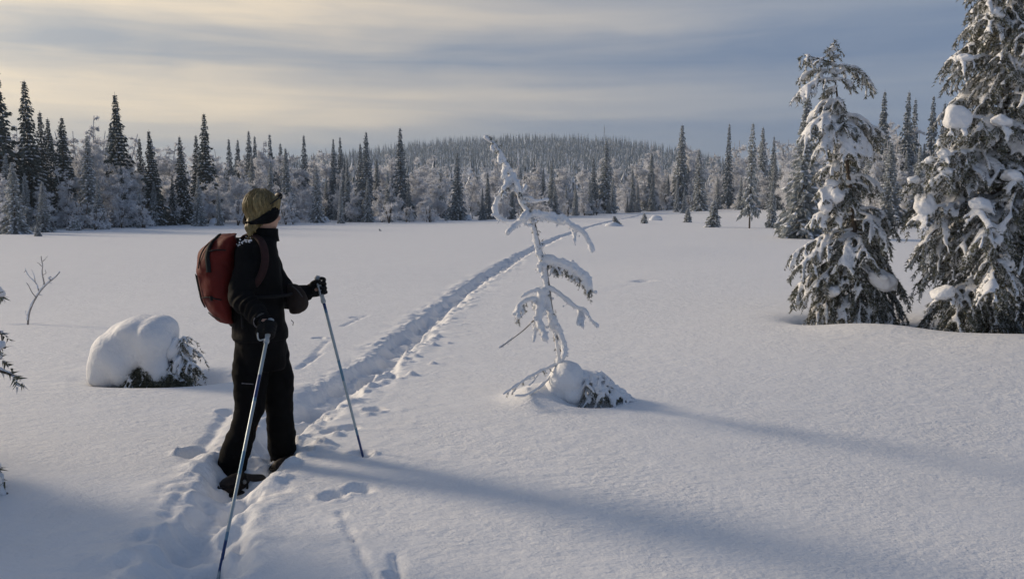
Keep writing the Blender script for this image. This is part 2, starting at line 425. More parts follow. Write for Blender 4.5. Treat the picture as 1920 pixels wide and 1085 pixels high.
for k in range(9):
    yy = 5.2 + 5 * _r.random(); LUMPS.append((float(trail_x(yy)) + .26 + .26 * _r.random() ** 1.5, yy, .02 + .025 * _r.random(), .012 + .02 * _r.random()))
_tp = G(413, 1062)
LINES.append((*G(438, 985)[:2], _tp[0], _tp[1], .07, .05)); PITS.append((_tp[0], _tp[1], .13, .12, .05, 0))
for fx, fy in ((FOOT_R[0], FOOT_R[1]), (FOOT_L[0], FOOT_L[1])):
    PITS.append((fx, fy, .15, .13, .02, 0))

ys = [-14.0]
while ys[-1] < 9000:
    y = ys[-1]
    ys.append(y + (.08 if y < 1.5 else .020 if y < 8 else max(.020, .0075 * (y - 5.3) if y < 120 else .0075 * (y - 5.3) + (y - 120) * .02)))
ys = np.array(ys)
us = [0.0]; st_ = .02
while us[-1] < 900:
    if us[-1] > .75: st_ *= 1.034 if us[-1] < 12 else 1.14
    us.append(us[-1] + st_)
us = np.array(us); us = np.concatenate([-us[:0:-1], us])
sc_y = 1 + np.maximum(0, ys - 7) / 12.0
X = trail_x(ys)[:, None] + us[None, :] * sc_y[:, None]; Y = np.repeat(ys[:, None], len(us), 1)
Z = H(X.ravel(), Y.ravel()).reshape(X.shape)
nr, nc = X.shape
i = np.arange(nr - 1)[:, None] * nc; j = np.arange(nc - 1)[None, :]
Q = np.stack([i + j, i + j + 1, i + nc + j + 1, i + nc + j], -1).reshape(-1, 4)
g_o = link('snow_ground', make_mesh('snow_ground', np.stack([X, Y, Z], -1).reshape(-1, 3), [Q]), M_GROUND)
tag(g_o, 'wide snow-covered bog with a trodden trail running into the distance', None, None, 'structure')
print('ground quads', len(Q))
def gz(x, y): return float(H(np.array([x]), np.array([y]))[0])

# ------------------------------------------------------------------ tree prototypes for the treeline
def sprays(A, O, D, L, Wd, rg, mi=0, n=3):
    """n slim drooping blades per spray; O origin, D direction"""
    m = len(O); up = np.array([0, 0, 1.])
    side = nrm(np.cross(D, up) + 1e-6)
    for k in range(n):
        d = nrm(D + side * rg.normal(0, .45, (m, 1)) + up * rg.normal(-.35, .3, (m, 1)))
        s2 = nrm(np.cross(d, rg.normal(0, 1, (m, 3))))
        l = (L * rg.uniform(.6, 1.15, m))[:, None]; w = (Wd * rg.uniform(.7, 1.3, m))[:, None]
        o = O + rg.normal(0, .03, (m, 3))
        V = np.stack([o - s2 * w * .4, o + d * l * .45 - s2 * w, o + d * l - up * l * .15, o + d * l * .45 + s2 * w], 1).reshape(-1, 3)
        F = np.arange(m * 4).reshape(m, 4); A.add(V, F, mi)
OCT = np.array([[1, 0, 0], [-1, 0, 0], [0, 1, 0], [0, -1, 0], [0, 0, 1], [0, 0, -1.]])
OCF = np.array([[0, 2, 4], [2, 1, 4], [1, 3, 4], [3, 0, 4], [2, 0, 5], [1, 2, 5], [3, 1, 5], [0, 3, 5]])
def puffs(A, C, D, a, w, t, mi=0):
    m = len(C); x = nrm(D); y = nrm(np.cross(np.array([0, 0, 1.]), x)); z = np.cross(x, y)
    V = C[:, None, :] + OCT[None, :, 0:1] * (x * a[:, None])[:, None] + OCT[None, :, 1:2] * (y * w[:, None])[:, None] + OCT[None, :, 2:3] * (z * t[:, None])[:, None]
    F = (np.arange(m)[:, None, None] * 6 + OCF[None]).reshape(-1, 3); A.add(V.reshape(-1, 3), F, mi)
def spruce_proto(seed, HT=8.0, R=1.05, snow=.4, step=.2, nb=7, power=.75, low=.02):
    rg = np.random.default_rng(seed); O = []; D = []; Ls = []; SO = []; SD = []; SL = []
    z = HT * low + .1; wood = Acc()
    lean = rg.normal(0, .012, 2)
    while z < HT * .985:
        t = z / HT; rad = R * (1 - t) ** power * (0.72 + .5 * rg.random()) + .02
        n_ = max(3, int(nb * (1 - t * .45) + rg.integers(0, 2)))
        a0 = rg.random() * 6.28
        for k in range(n_):
            a = a0 + k * 6.283 / n_ + rg.normal(0, .25); L = rad * rg.uniform(.65, 1.15)
            ax = np.array([cos(a), sin(a), 0]); droop = .75 - .9 * t
            ns = max(2, int(L / .17))
            s = (np.arange(ns) + .5 + rg.uniform(-.3, .3, ns)) / ns
            p = ax[None] * (L * s)[:, None]; p[:, 2] += z + L * (.10 * s - droop * s ** 1.6 * .9) ; p[:, :2] += lean * z
            d = np.repeat(ax[None], ns, 0); d[:, 2] = -.25 - droop * .6 * s + .25 * (s > .8)
            sd = np.array([-ax[1], ax[0], 0]) * rg.choice([-1, 1], ns)[:, None] * rg.uniform(0, .9, (ns, 1))
            d = nrm(d + sd)
            O.append(p); D.append(d); Ls.append(np.full(ns, .07 + .27 * (1 - t) ** .7))
            keep = rg.random(ns) < snow
            if keep.any(): SO.append(p[keep] + np.array([0, 0, .05])); SD.append(d[keep]); SL.append(np.full(keep.sum(), .045 + .17 * (1 - t) ** .7))
        z += step * (1.15 - .55 * t) * rg.uniform(.8, 1.2)
    O = np.vstack(O); D = np.vstack(D); Ls = np.concatenate(Ls)
    A = Acc(); sprays(A, O, D, Ls * 1.25, Ls * .30, rg, 0, 4)
    crown = acc_mesh('spruce_crown', A, False)
    SO = np.vstack(SO); SD = np.vstack(SD); SL = np.concatenate(SL); m = len(SO)
    B = Acc(); puffs(B, SO + SD * (SL * .5)[:, None], SD, SL * rg.uniform(.7, 1.3, m), SL * rg.uniform(.35, .75, m), SL * rg.uniform(.22, .42, m))
    sn = acc_mesh('spruce_snow', B, True)
    T = Acc(); zz = np.linspace(-.4, HT, 9); add_tube(T, np.stack([lean[0] * zz, lean[1] * zz, zz], 1), .085 * (1 - np.clip(zz, 0, HT) / HT * .93), 6)
    trunk = acc_mesh('spruce_trunk', T)
    return dict(H=HT, trunk=trunk, crown=crown, snow=sn)
def ribbons(A, P0, P1, w, rg, bend=.1, mi=0):
    m = len(P0); d = P1 - P0; L = np.linalg.norm(d, axis=1, keepdims=True)
    s = nrm(np.cross(d, rg.normal(0, 1, (m, 3)))) * w[:, None]
    mid = (P0 + P1) / 2 + rg.normal(0, 1, (m, 3)) * L * bend
    V = np.stack([P0 - s, P0 + s, mid + s * .8, mid - s * .8, P1], 1).reshape(-1, 3)
    k = np.arange(m)[:, None] * 5
    A.add(V, np.hstack([k, k + 1, k + 2, k + 3]), mi)
    A.f.append(np.hstack([k + 3, k + 2, k + 4]) + (A.n - len(V))); A.mi.append(np.full(m, mi, np.int32))
def birch_proto(seed, HT=6.0, R=1.3, limbs=24, dens=1.0, stems=1):
    rg = np.random.default_rng(seed); T = Acc(); L_ = Acc(); C = Acc()
    tw0, tw1, tww = [], [], []
    for sidx in range(stems):
        lean = rg.normal(0, .05 if stems == 1 else .16, 2); zz = np.linspace(-.3, HT * rg.uniform(.85, 1), 12)
        ax = np.stack([lean[0] * zz + .1 * np.sin(zz * 1.1 + seed), lean[1] * zz + .1 * np.cos(zz * .9 + seed), zz], 1)
        add_tube(T, ax, np.linspace(.06, .022, 12), 6)
        for k in range(int(limbs / stems ** .6)):
            t = rg.uniform(.10, .97); z = t * zz[-1]; p0 = np.array([np.interp(z, zz, ax[:, 0]), np.interp(z, zz, ax[:, 1]), z])
            a = rg.random() * 6.28; l = R * (.55 + .6 * sin(pi * min(1, t * 1.05)) ** .7) * rg.uniform(.55, 1.1) * (1.1 - .55 * t)
            up = rg.uniform(.25, .9); d = nrm([cos(a), sin(a), up])
            s = np.linspace(0, 1, 6)[:, None]
            pts = p0 + d * l * s + np.array([0, 0, -.35 * l]) * s ** 2.2 + rg.normal(0, .03, (6, 3)) * s
            add_tube(L_, pts, np.linspace(.026, .012, 6), 4)
            nbr = int(7 * dens * max(.6, l))+3
            for j in range(nbr):
                q = rg.uniform(.15, 1); b0 = np.array([np.interp(q, s[:, 0], pts[:, c]) for c in range(3)])
                bd = nrm(d * .6 + rg.normal(0, .55, 3) + np.array([0, 0, .10])); bl = l * rg.uniform(.25, .5)
                b1 = b0 + bd * bl + np.array([0, 0, -.15 * bl]); tw0.append(b0[None]); tw1.append(b1[None]); tww.append([.022])
                nt_ = int(12 * dens)
                f = rg.uniform(.1, 1, (nt_, 1)); o = b0 + (b1 - b0) * f
                td = nrm(bd * .5 + rg.normal(0, .6, (nt_, 3)) + np.array([0, 0, -.12])); tl = bl * rg.uniform(.3, .75, (nt_, 1))
                e = o + td * tl; e[:, 2] -= .12 * tl[:, 0]; tw0.append(o); tw1.append(e); tww.append(np.full(nt_, .018))
                o2 = o + (e - o) * rg.uniform(.3, .9, (nt_, 1)); e2 = o2 + nrm(rg.normal(0, 1, (nt_, 3)) + td) * tl * .5; tw0.append(o2); tw1.append(e2); tww.append(np.full(nt_, .015))
    ribbons(C, np.vstack(tw0), np.vstack(tw1), np.concatenate([np.atleast_1d(q) for q in tww]), rg, .12)
    return dict(H=HT, trunk=acc_mesh('birch_trunk', T), limbs=acc_mesh('birch_limbs', L_), crown=acc_mesh('birch_twigs', C, False))
for pr_ in (): pass
SPR_D = [spruce_proto(s, 8, r, sn, .21, nb, pw) for s, r, sn, nb, pw in ((1, 1.3, .40, 8, 1.05), (2, 1.15, .42, 8, .95), (3, 1.5, .36, 9, 1.15), (4, 1.0, .46, 7, .9), (5, 1.3, .48, 8, 1.0))]
SPR_S = [spruce_proto(s, 6, r, sn, .19, nb, pw) for s, r, sn, nb, pw in ((11, 1.05, .66, 7, .95), (12, 1.15, .70, 8, 1.0), (13, .9, .78, 6, .85), (14, 1.1, .68, 7, 1.1))]
SPR_Y = [spruce_proto(s, 2.0, .5, .75, .13, 6, .9) for s in (21, 22, 23)]
BIR = [birch_proto(s, 6, r, l, 1.25, st) for s, r, l, st in ((31, 1.2, 34, 1), (32, 1.4, 34, 2), (33, 1.05, 30, 1), (34, 1.3, 34, 1), (35, 1.5, 36, 3), (36, 1.15, 34, 2))]
SPR_P = [spruce_proto(15, 6, .95, .62, .2, 6, .85, .17)]
BUSH = [birch_proto(s, 2.2, 1.0, 16, .9, 4) for s in (41, 42)]
print('proto tris', sum(len(d[k].polygons) for d in SPR_D + SPR_S + SPR_Y + BIR + BUSH for k in ('crown',)))
def place(kind, idx, x, y, height, label, cat, group=None, wide=1.0, rz=None, tilt=0.0, name=None):
    pr = {'d': SPR_D, 's': SPR_S, 'y': SPR_Y, 'b': BIR, 'u': BUSH, 'p': SPR_P}[kind]; pr = pr[idx % len(pr)]
    if kind == 'd' and x >= -.32 * y:
        if 'crown_m' not in pr: pr['crown_m'] = pr['crown'].copy(); pr['crown_m'].materials.clear()
        pr = dict(pr, crown=pr['crown_m'])
    sc_ = height / pr['H']; z = gz(x, y)
    nm = name or {'d': 'spruce_tree', 's': 'snowy_spruce_tree', 'p': 'snowy_spruce_tree', 'y': 'spruce_sapling', 'b': 'birch_tree', 'u': 'birch_bush'}[kind]
    o = thing(nm, label, cat, (x, y, z - .05), group, rng.random() * 6.28 if rz is None else rz)
    w = sc_ * wide; o.scale = (w, w, sc_); o.rotation_euler[1] = tilt
    link('trunk', pr['trunk'], M_BARK if kind != 'b' else M_FROST_L, o)
    if kind in 'bu':
        tag(link('limbs', pr['limbs'], M_FROST_L, o), None, kind='stuff'); tag(link('crown', pr['crown'], M_FROST, o), None, kind='stuff')
    else:
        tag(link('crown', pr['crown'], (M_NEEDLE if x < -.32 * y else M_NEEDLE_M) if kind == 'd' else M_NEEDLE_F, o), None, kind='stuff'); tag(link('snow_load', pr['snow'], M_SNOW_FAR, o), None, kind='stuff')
    return o
FX = [-200, 0, 150, 300, 450, 650, 800, 950, 1100, 1250, 1400, 1600, 1920, 2200]
FD = [38, 40, 43, 48, 52, 56, 60, 66, 82, 108, 95, 72, 60, 55]
def front(px): return float(np.interp(px, FX, FD))
def at(px, Dp): return (px - 960) / FPX * Dp / 1.0, Dp
def place_px(kind, idx, px, top, extra, label, cat, group=None, wide=1.0, base=None, **kw):
    if base is not None: g_ = G(px, base); x, y = g_[0], g_[1]
    else:
        y = front(px) + extra; x = (px - 960) / FPX * y * 1.0 / CP * 1.0
        x = P(px, 400, y)[0]
    h_ = P(px, top, y)[2] - gz(x, y)
    return place(kind, idx, x, y, h_, label, cat, group, wide, **kw)
GS = 'spruces of the treeline across the bog'
big = [  # kind, idx, px, top py, extra depth, width, label
 ('d', 0, 6, 122, 3, 1.25, 'tallest dark spruce of the treeline, cut by the left picture edge'),
 ('d', 1, 60, 148, 3, 1.0, 'very tall slim dark spruce second from the left edge of the treeline'),
 ('d', 3, 84, 205, 5, .9, 'slim dark spruce close behind the very tall second spruce on the left'),
 ('d', 4, 122, 216, 4, 1.1, 'broad dark spruce left of the tall frosted birch in the treeline'),
 ('d', 3, 98, 218, 7, .9, 'narrow spruce top peeping over the broad dark spruce at far left'),
 ('d', 2, 230, 172, 4, 1.0, 'tall pointed dark spruce just right of the tall frosted birch on the left'),
 ('d', 3, 268, 256, 6, .9, 'short slim spruce between the tall pointed spruce and the broad cone-shaped one'),
 ('d', 2, 290, 241, 2, .95, 'broad cone-shaped dark spruce standing alone left of the hiker, at the bog edge'),
 ('d', 4, 344, 252, 3, .85, 'slim spruce with thin spire above the hiker\'s red backpack, left side'),
 ('d', 1, 388, 210, 5, .95, 'tall spruce with clear spire above and left of the hiker\'s head'),
 ('d', 3, 372, 250, 9, .9, 'lower spire touching the left side of the spruce above the red backpack'),
 ('d', 3, 433, 257, 14, .8, 'left one of two small spire tops left of the hiker\'s head'),
 ('d', 4, 448, 259, 16, .8, 'right one of two small spire tops left of the hiker\'s head'),
 ('d', 1, 470, 243, 10, .8, 'dark spruce spire straight above the hiker\'s blond hair'),
 ('d', 4, 480, 252, 14, .7, 'second thinner spire directly right of the one above the hiker\'s hair'),
 ('d', 0, 510, 248, 12, .75, 'frosted spruce spire just right of the hiker\'s head'),
 ('d', 3, 530, 266, 14, .9, 'short dark spire two spruces right of the hiker\'s head'),
 ('d', 3, 573, 250, 12, .75, 'lone slim spruce spire in the gap between hiker and far pole'),
 ('d', 1, 628, 258, 10, .7, 'left one of a pair of spires above the snowshoe trail\'s near end'),
 ('d', 3, 641, 254, 12, .7, 'right one of a pair of spires above the snowshoe trail\'s near end'),
 ('d', 4, 687, 244, 8, .85, 'spruce spire with a lower shoulder, left of the tallest middle spruce'),
 ('d', 3, 678, 266, 10, .8, 'low spire tucked against the left side of the shouldered spruce'),
 ('d', 0, 752, 236, 6, .9, 'tallest spruce of the middle treeline, at the foot of the hill\'s left slope'),
 ('d', 5, 858, 282, 2, .9, 'thick dark-sided spruce left of the bent foreground sapling\'s tip'),
 ('d', 4, 915, 322, 2, .85, 'medium dark spruce directly behind the bent sapling\'s upper trunk'),
 ('d', 3, 1018, 312, 4, .8, 'small dark spruce among pale birches right of the bent sapling'),
 ('s', 0, 1136, 262, 4, .9, 'tall frosted spruce in front of the hill below the radio mast'),
 ('s', 3, 1220, 285, 6, .9, 'frosted round-topped spruce right of the hill\'s summit'),
 ('s', 1, 1275, 231, 4, .75, 'tall pointed snowy spruce at the right foot of the hill'),
 ('s', 2, 1312, 278, -8, 1.0, 'heavily snow-loaded spruce beside the tall pointed one at hill\'s right foot'),
 ('d', 3, 1363, 229, 4, .65, 'very slim dark spire right of the snow-loaded spruce'),
 ('s', 0, 1428, 236, 10, .7, 'thin frosted spruce directly behind the lone pine-like spruce'),
 ('d', 1, 1447, 254, 4, .7, 'slim dark spruce right of the lone bare-stemmed tree'),
 ('d', 3, 1465, 275, 8, .7, 'short dark spruce top left of the near snowy spruce'),
 ('d', 0, 1648, 166, -6, .75, 'dark spruce spire just right of the near snowy spruce\'s top'),
 ('d', 4, 1692, 168, -4, .7, 'tall spruce spire midway between the two near snowy spruces'),
 ('d', 3, 1706, 182, 0, .7, 'spruce spire leaning against the one midway between the near spruces'),
 ('d', 1, 1740, 177, -2, .7, 'spruce spire left of the biggest near spruce, second from it'),
 ('d', 2, 1762, 188, -4, .7, 'dark spruce spire nearest the biggest near spruce\'s left side'),
]
for k_, i_, px, top, ex, w, lab in big: place_px(k_, i_, px, top, ex, lab, 'spruce', GS, w)
mids = [  # snowy spruces standing in front, at the bog edge
 ('s', 1, 28, 300, -3, 1.05, 'wide snow-plastered spruce low at the left picture edge'),
 ('s', 3, 80, 338, -2, 1.1, 'low snow-plastered spruce right of the one at the left edge'),
 ('s', 0, 185, 330, -1, .9, 'snowy spruce below the tall frosted birch on the left'),
 ('s', 2, 262, 350, -1, .8, 'small snowy spruce below the short slim spruce on the left'),
 ('s', 0, 372, 330, -1, .9, 'snow-covered spruce behind the top of the red backpack'),
 ('s', 2, 412, 350, -1, .8, 'short snowy spruce left of the hiker\'s head'),
 ('s', 1, 508, 300, 2, .75, 'bluish snowy spruce directly above the hiker\'s sunglasses'),
 ('s', 2, 638, 350, -1, .75, 'slim blue-white spruce at the bog edge left of the far pole hand'),
 ('s', 0, 690, 330, 1, .75, 'shaded snowy spruce with a white sapling in front of it'),
 ('s', 3, 728, 318, 1, .7, 'thin snowy spruce below the tallest middle spruce'),
 ('d', 2, 905, 350, 0, .8, 'squat dark spruce at the bog edge left of the sapling\'s bent arm'),
 ('d', 4, 960, 345, 0, .9, 'snow-speckled dark spruce behind the sapling\'s upper needles'),
 ('s', 1, 1040, 345, -1, 1.0, 'white cone spruce just right of the sapling at the bog edge'),
 ('s', 2, 1078, 352, 1, .9, 'narrow snowy spruce, first right of the white cone spruce'),
 ('s', 0, 1106, 335, 0, .9, 'snow-clad spruce above the point where the trail bends'),
 ('s', 2, 1148, 330, 0, .8, 'knobbly snow-loaded spruce below the radio mast'),
 ('d', 2, 1183, 350, -1, .7, 'dark low spruce left of the trail\'s far end'),
 ('s', 3, 1195, 345, 1, .7, 'frosty spruce pressed against the dark low one at the trail\'s end'),
 ('d', 4, 1222, 318, 0, .75, 'dark greenish spruce where the trail enters the forest'),
 ('s', 2, 1268, 335, -12, .7, 'small snow-loaded spruce left of the heavily loaded one'),
 ('s', 1, 1282, 352, -16, .7, 'low snowy spruce in front of the tall pointed snowy spruce'),
 ('s', 1, 1388, 330, -2, .8, 'snowy spruce half hidden left of the lone bare-stemmed tree'),
 ('s', 3, 1345, 330, 0, .8, 'frosted spruce below the very slim dark spire'),
 ('s', 0, 1590, 230, -28, .8, 'frosted spruce half hidden behind the near snowy spruce'),
 ('s', 1, 1668, 262, -22, 1.0, 'snowy spruce filling the gap right of the near snowy spruce'),
 ('s', 3, 1722, 272, -20, 1.0, 'snowy spruce filling the gap left of the biggest near spruce'),
]
for k_, i_, px, top, ex, w, lab in mids: place_px(k_, i_, px, top, ex, lab, 'spruce', GS, w)
# a few trees standing alone on the bog
place_px('p', 0, 1405, 228, 0, 'lone slim tree with bare lower stem standing out on the bog', 'spruce', None, .62, base=428)
place_px('s', 0, 1447, 335, 0, 'small bushy spruce right of the lone bare-stemmed tree on the bog', 'spruce', None, .75, base=427)
place_px('s', 3, 1502, 172, 0, 'frosted spruce standing just left of the near snowy spruce', 'spruce', None, 1.0, base=446)
yg = 'young spruces scattered on the open bog'
for i_, px, top, base, w, tl, lab in [
   (0, 1337, 373, 426, 1.1, .02, 'small umbrella-shaped sapling alone on the bog left of the bare-stemmed tree'),
   (1, 1289, 388, 417, 1.1, 0, 'thin twiggy sapling in front of the heavily snow-loaded spruce'),
   (2, 1208, 398, 419, 1.3, 0, 'tiny sapling beside the far end of the trail'),
   (0, 1156, 401, 422, 1.6, .5, 'tiny drooping snow-bent sapling right beside the far trail'),
   (1, 809, 381, 416, .55, 0, 'narrow white sapling standing alone before the middle treeline'),
   (2, 836, 401, 414, .8, 0, 'tiny white sapling right of the narrow white one'),
   (0, 684, 371, 416, .9, 0, 'white conical sapling at the bog edge below the shouldered spruce'),
   (1, 660, 388, 416, 1.0, 0, 'smaller white sapling left of the white conical one'),
   (2, 868, 398, 413, 1.0, 0, 'tiny snow-wrapped sapling left of the dark thick spruce'),
   (1, 138, 402, 432, 1.6, .7, 'snow-bent little sapling at the bog edge on the far left'),
   (2, 72, 421, 443, 1.3, .1, 'tiny snow-capped stub of a sapling on the bog at far left'),
   (1, 714, 425, 433, 1.2, -.6, 'tiny leaning stub alone on the open bog left of the sapling'),
   (0, 1033, 372, 408, 1.0, 0, 'small snowy sapling close right of the bent foreground sapling'),
   ]: place_px('y', i_, px, top, 0, lab, 'sapling', yg, w, base=base, tilt=tl)
for k, (px, py, w, h_, lab) in enumerate([(405, 421, .45, .42, 'snow-covered hummock at the bog edge behind the hiker\'s backpack'), (596, 416, .8, .45, 'broad snow hummock at the bog edge between hiker and far pole'),
        (708, 416, .35, .4, 'small snow hummock right of the white conical sapling'), (1231, 413, .5, .35, 'snow hummock with a twig by the far end of the trail'), (876, 412, .4, .38, 'snow hummock left of the bent sapling at the bog edge'),
        (905, 411, .5, .35, 'low snow hummock just left of the sapling\'s drooping arm'), (1150, 424, .5, .2, 'low snow hummock beside the drooping sapling near the trail')]):
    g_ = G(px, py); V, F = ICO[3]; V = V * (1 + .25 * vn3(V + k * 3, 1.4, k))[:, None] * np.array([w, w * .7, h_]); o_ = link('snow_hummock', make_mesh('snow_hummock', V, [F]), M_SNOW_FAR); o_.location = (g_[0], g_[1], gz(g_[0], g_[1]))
    tag(o_, lab, 'hummock', 'snow hummocks along the bog edge')
# birches
gb = 'hoar-frosted birches of the treeline'
for i_, px, top, ex, w, lab in [(0, 186, 204, 4, .8, 'tallest frosted birch with open crown in the left treeline'),
      (2, 150, 242, 6, .9, 'frosted birch left of the tallest birch in the left treeline'),
      (3, 492, 246, 9, .8, 'frosted birch top right behind the spire above the hiker'),
      (4, 1290, 262, 8, 1.0, 'frosted birch behind the tall pointed snowy spruce'),
      (1, 1525, 285, -15, 1.0, 'frosted birch behind the frosted spruce left of the near one')]:
    place_px('b', i_, px, top, ex, lab, 'birch', gb, w)
TPX = [-150, 0, 120, 210, 300, 380, 450, 600, 700, 800, 1000, 1100, 1200, 1260, 1350, 1450, 1550, 1700, 1950]
TPY = [270, 260, 265, 250, 285, 285, 285, 298, 296, 298, 322, 318, 305, 290, 300, 290, 270, 255, 250]
r2 = np.random.default_rng(99); taken = []
for k in range(215):
    px = -60 + 2040 * ((k * .6180339 + .03 * r2.random()) % 1.0)
    lay = k % 4; ex = [1.5, 6, 13, 22][lay] + r2.uniform(-1.5, 2)
    top = np.interp(px, TPX, TPY) + [40, 8, -12, -22][lay] + r2.uniform(-12, 26)
    if px > 1500: ex -= 18
    if 1240 < px < 1720: top -= 18
    place_px('b', int(r2.integers(0, 6)), px, top, ex, 'frosted birch among many alike filling the treeline across the bog', 'birch', gb, r2.uniform(.8, 1.25))
for k in range(84):
    px = -20 + 1960 * ((k * .754877 + .02 * r2.random()) % 1.0)
    kind = 'd' if r2.random() < .22 else 's'
    place_px(kind, int(r2.integers(0, 5)), px, np.interp(px, TPX, TPY) + r2.uniform(-22, 60), r2.uniform(0, 18) - (16 if px > 1500 else 0),
             'lower spruce mixed among the frosted birches of the treeline', 'spruce', 'lower spruces between the birches', r2.uniform(.7, .95))
for k in range(46):
    px = -20 + 1960 * ((k * .569840 + .02 * r2.random()) % 1.0)
    if 1150 < px < 1230: continue
    place_px('u', k, px, 392 - (8 if px > 1200 else 0) - r2.uniform(0, 22), -1.5 + r2.uniform(-1, 1.5) - (14 if px > 1500 else 0), 'low frosted birch bush along the foot of the treeline', 'bush', 'low bushes at the foot of the treeline', r2.uniform(.7, 1.2))

# ------------------------------------------------------------------ far woods (one mass) and the mast on the hill
def far_wood(name, XY, hts, label, rg, white=.5, wfac=.11):
    n = len(XY); z0 = H(XY[:, 0], XY[:, 1], False); A = Acc(); up = np.array([0, 0, 1.])
    def blades(cnt, mi, wf, zlo):
        for k in range(cnt):
            t = rg.uniform(zlo, .86, n); rad = hts * wfac * (1 - t) ** .8
            a = rg.random(n) * 6.28; d = np.stack([np.cos(a), np.sin(a), np.zeros(n)], 1)
            o = np.stack([XY[:, 0], XY[:, 1], z0 + hts * t], 1)
            tip = o + d * (rad * rg.uniform(.8, 1.5, n))[:, None] - up * (hts * .10 * rg.uniform(.5, 1.6, n))[:, None]
            topp = o + up * (hts * .12)[:, None]; s = np.stack([-d[:, 1], d[:, 0], np.zeros(n)], 1) * (rad * wf)[:, None]
            V = np.stack([topp, tip - s, tip + s], 1).reshape(-1, 3); A.add(V, np.arange(3 * n).reshape(n, 3), mi)
    # spire
    for k in range(3):
        a = rg.random(n) * 6.28; s = np.stack([np.cos(a), np.sin(a), np.zeros(n)], 1) * (hts * wfac * .35)[:, None]
        o = np.stack([XY[:, 0], XY[:, 1], z0], 1)
        A.add(np.stack([o + up * (hts * .35)[:, None] - s, o + up * (hts * .35)[:, None] + s, o + up * hts[:, None]], 1).reshape(-1, 3), np.arange(3 * n).reshape(n, 3), 0)
    blades(16, 0, .55, .08); blades(int(22 * white), 1, .42, .10)
    o = link(name, acc_mesh(name, A, False), [M_NEEDLE_M, M_SNOW_FAR]); tag(o, label, 'forest', None, 'stuff'); return o
r3 = np.random.default_rng(12)
n = 12000; yy = r3.uniform(380, 700, n); xx = r3.uniform(-330, 260, n)
hb = H(xx, yy, False); k_ = hb > 4 + 4 * r3.random(n)
XY = np.stack([xx, yy], 1)[k_]; far_wood('hill_forest', XY, r3.uniform(5, 11.5, len(XY)), 'dense frosted spruce forest covering the distant low hill', r3, .55, .075)
n = 4200; yy = r3.uniform(95, 380, n) ; xx = r3.uniform(-.62, .75, n) * yy
k_ = np.array([yy[q] > front(960 + FPX * xx[q] / yy[q]) + 28 for q in range(n)])
XY = np.stack([xx, yy], 1)[k_]; far_wood('far_woods', XY, r3.uniform(4.0, 6.5, len(XY)) * (1 - .25 * sst(150, 380, XY[:, 1])), 'frosted woods filling the flat land between the treeline and the hill', r3, .95, .17)
M_STEEL = simple('galvanised_steel', (.18, .19, .2), .5, .2, 5)
mp = P(1133, 262, 620); A = Acc(); zb = float(H(mp[0], 620., False)); zt = P(1133, 233, 620)[2]
mast = thing('radio_mast', 'thin radio mast rising from the wooded hilltop', 'mast', (mp[0], 620, zb))
for q in range(3):
    a = q * 2.094; add_tube(A, [[.9 * cos(a), .9 * sin(a), 0], [.12 * cos(a), .12 * sin(a), zt - zb - 2]], .10, 4)
link('lattice', acc_mesh('mast_lattice', A), M_STEEL, mast)
A = Acc(); add_tube(A, [[0, 0, zt - zb - 3], [0, 0, zt - zb]], .08, 5); link('antenna', acc_mesh('mast_antenna', A), M_STEEL, mast)
A = Acc()
for q in range(5):
    zz = (q + 1) * (zt - zb) / 7; r_ = .9 - .78 * zz / (zt - zb)
    add_tube(A, [[r_ * cos(a), r_ * sin(a), zz] for a in np.linspace(0, 6.283, 4)], .05, 4)
link('braces', acc_mesh('mast_braces', A), M_STEEL, mast)

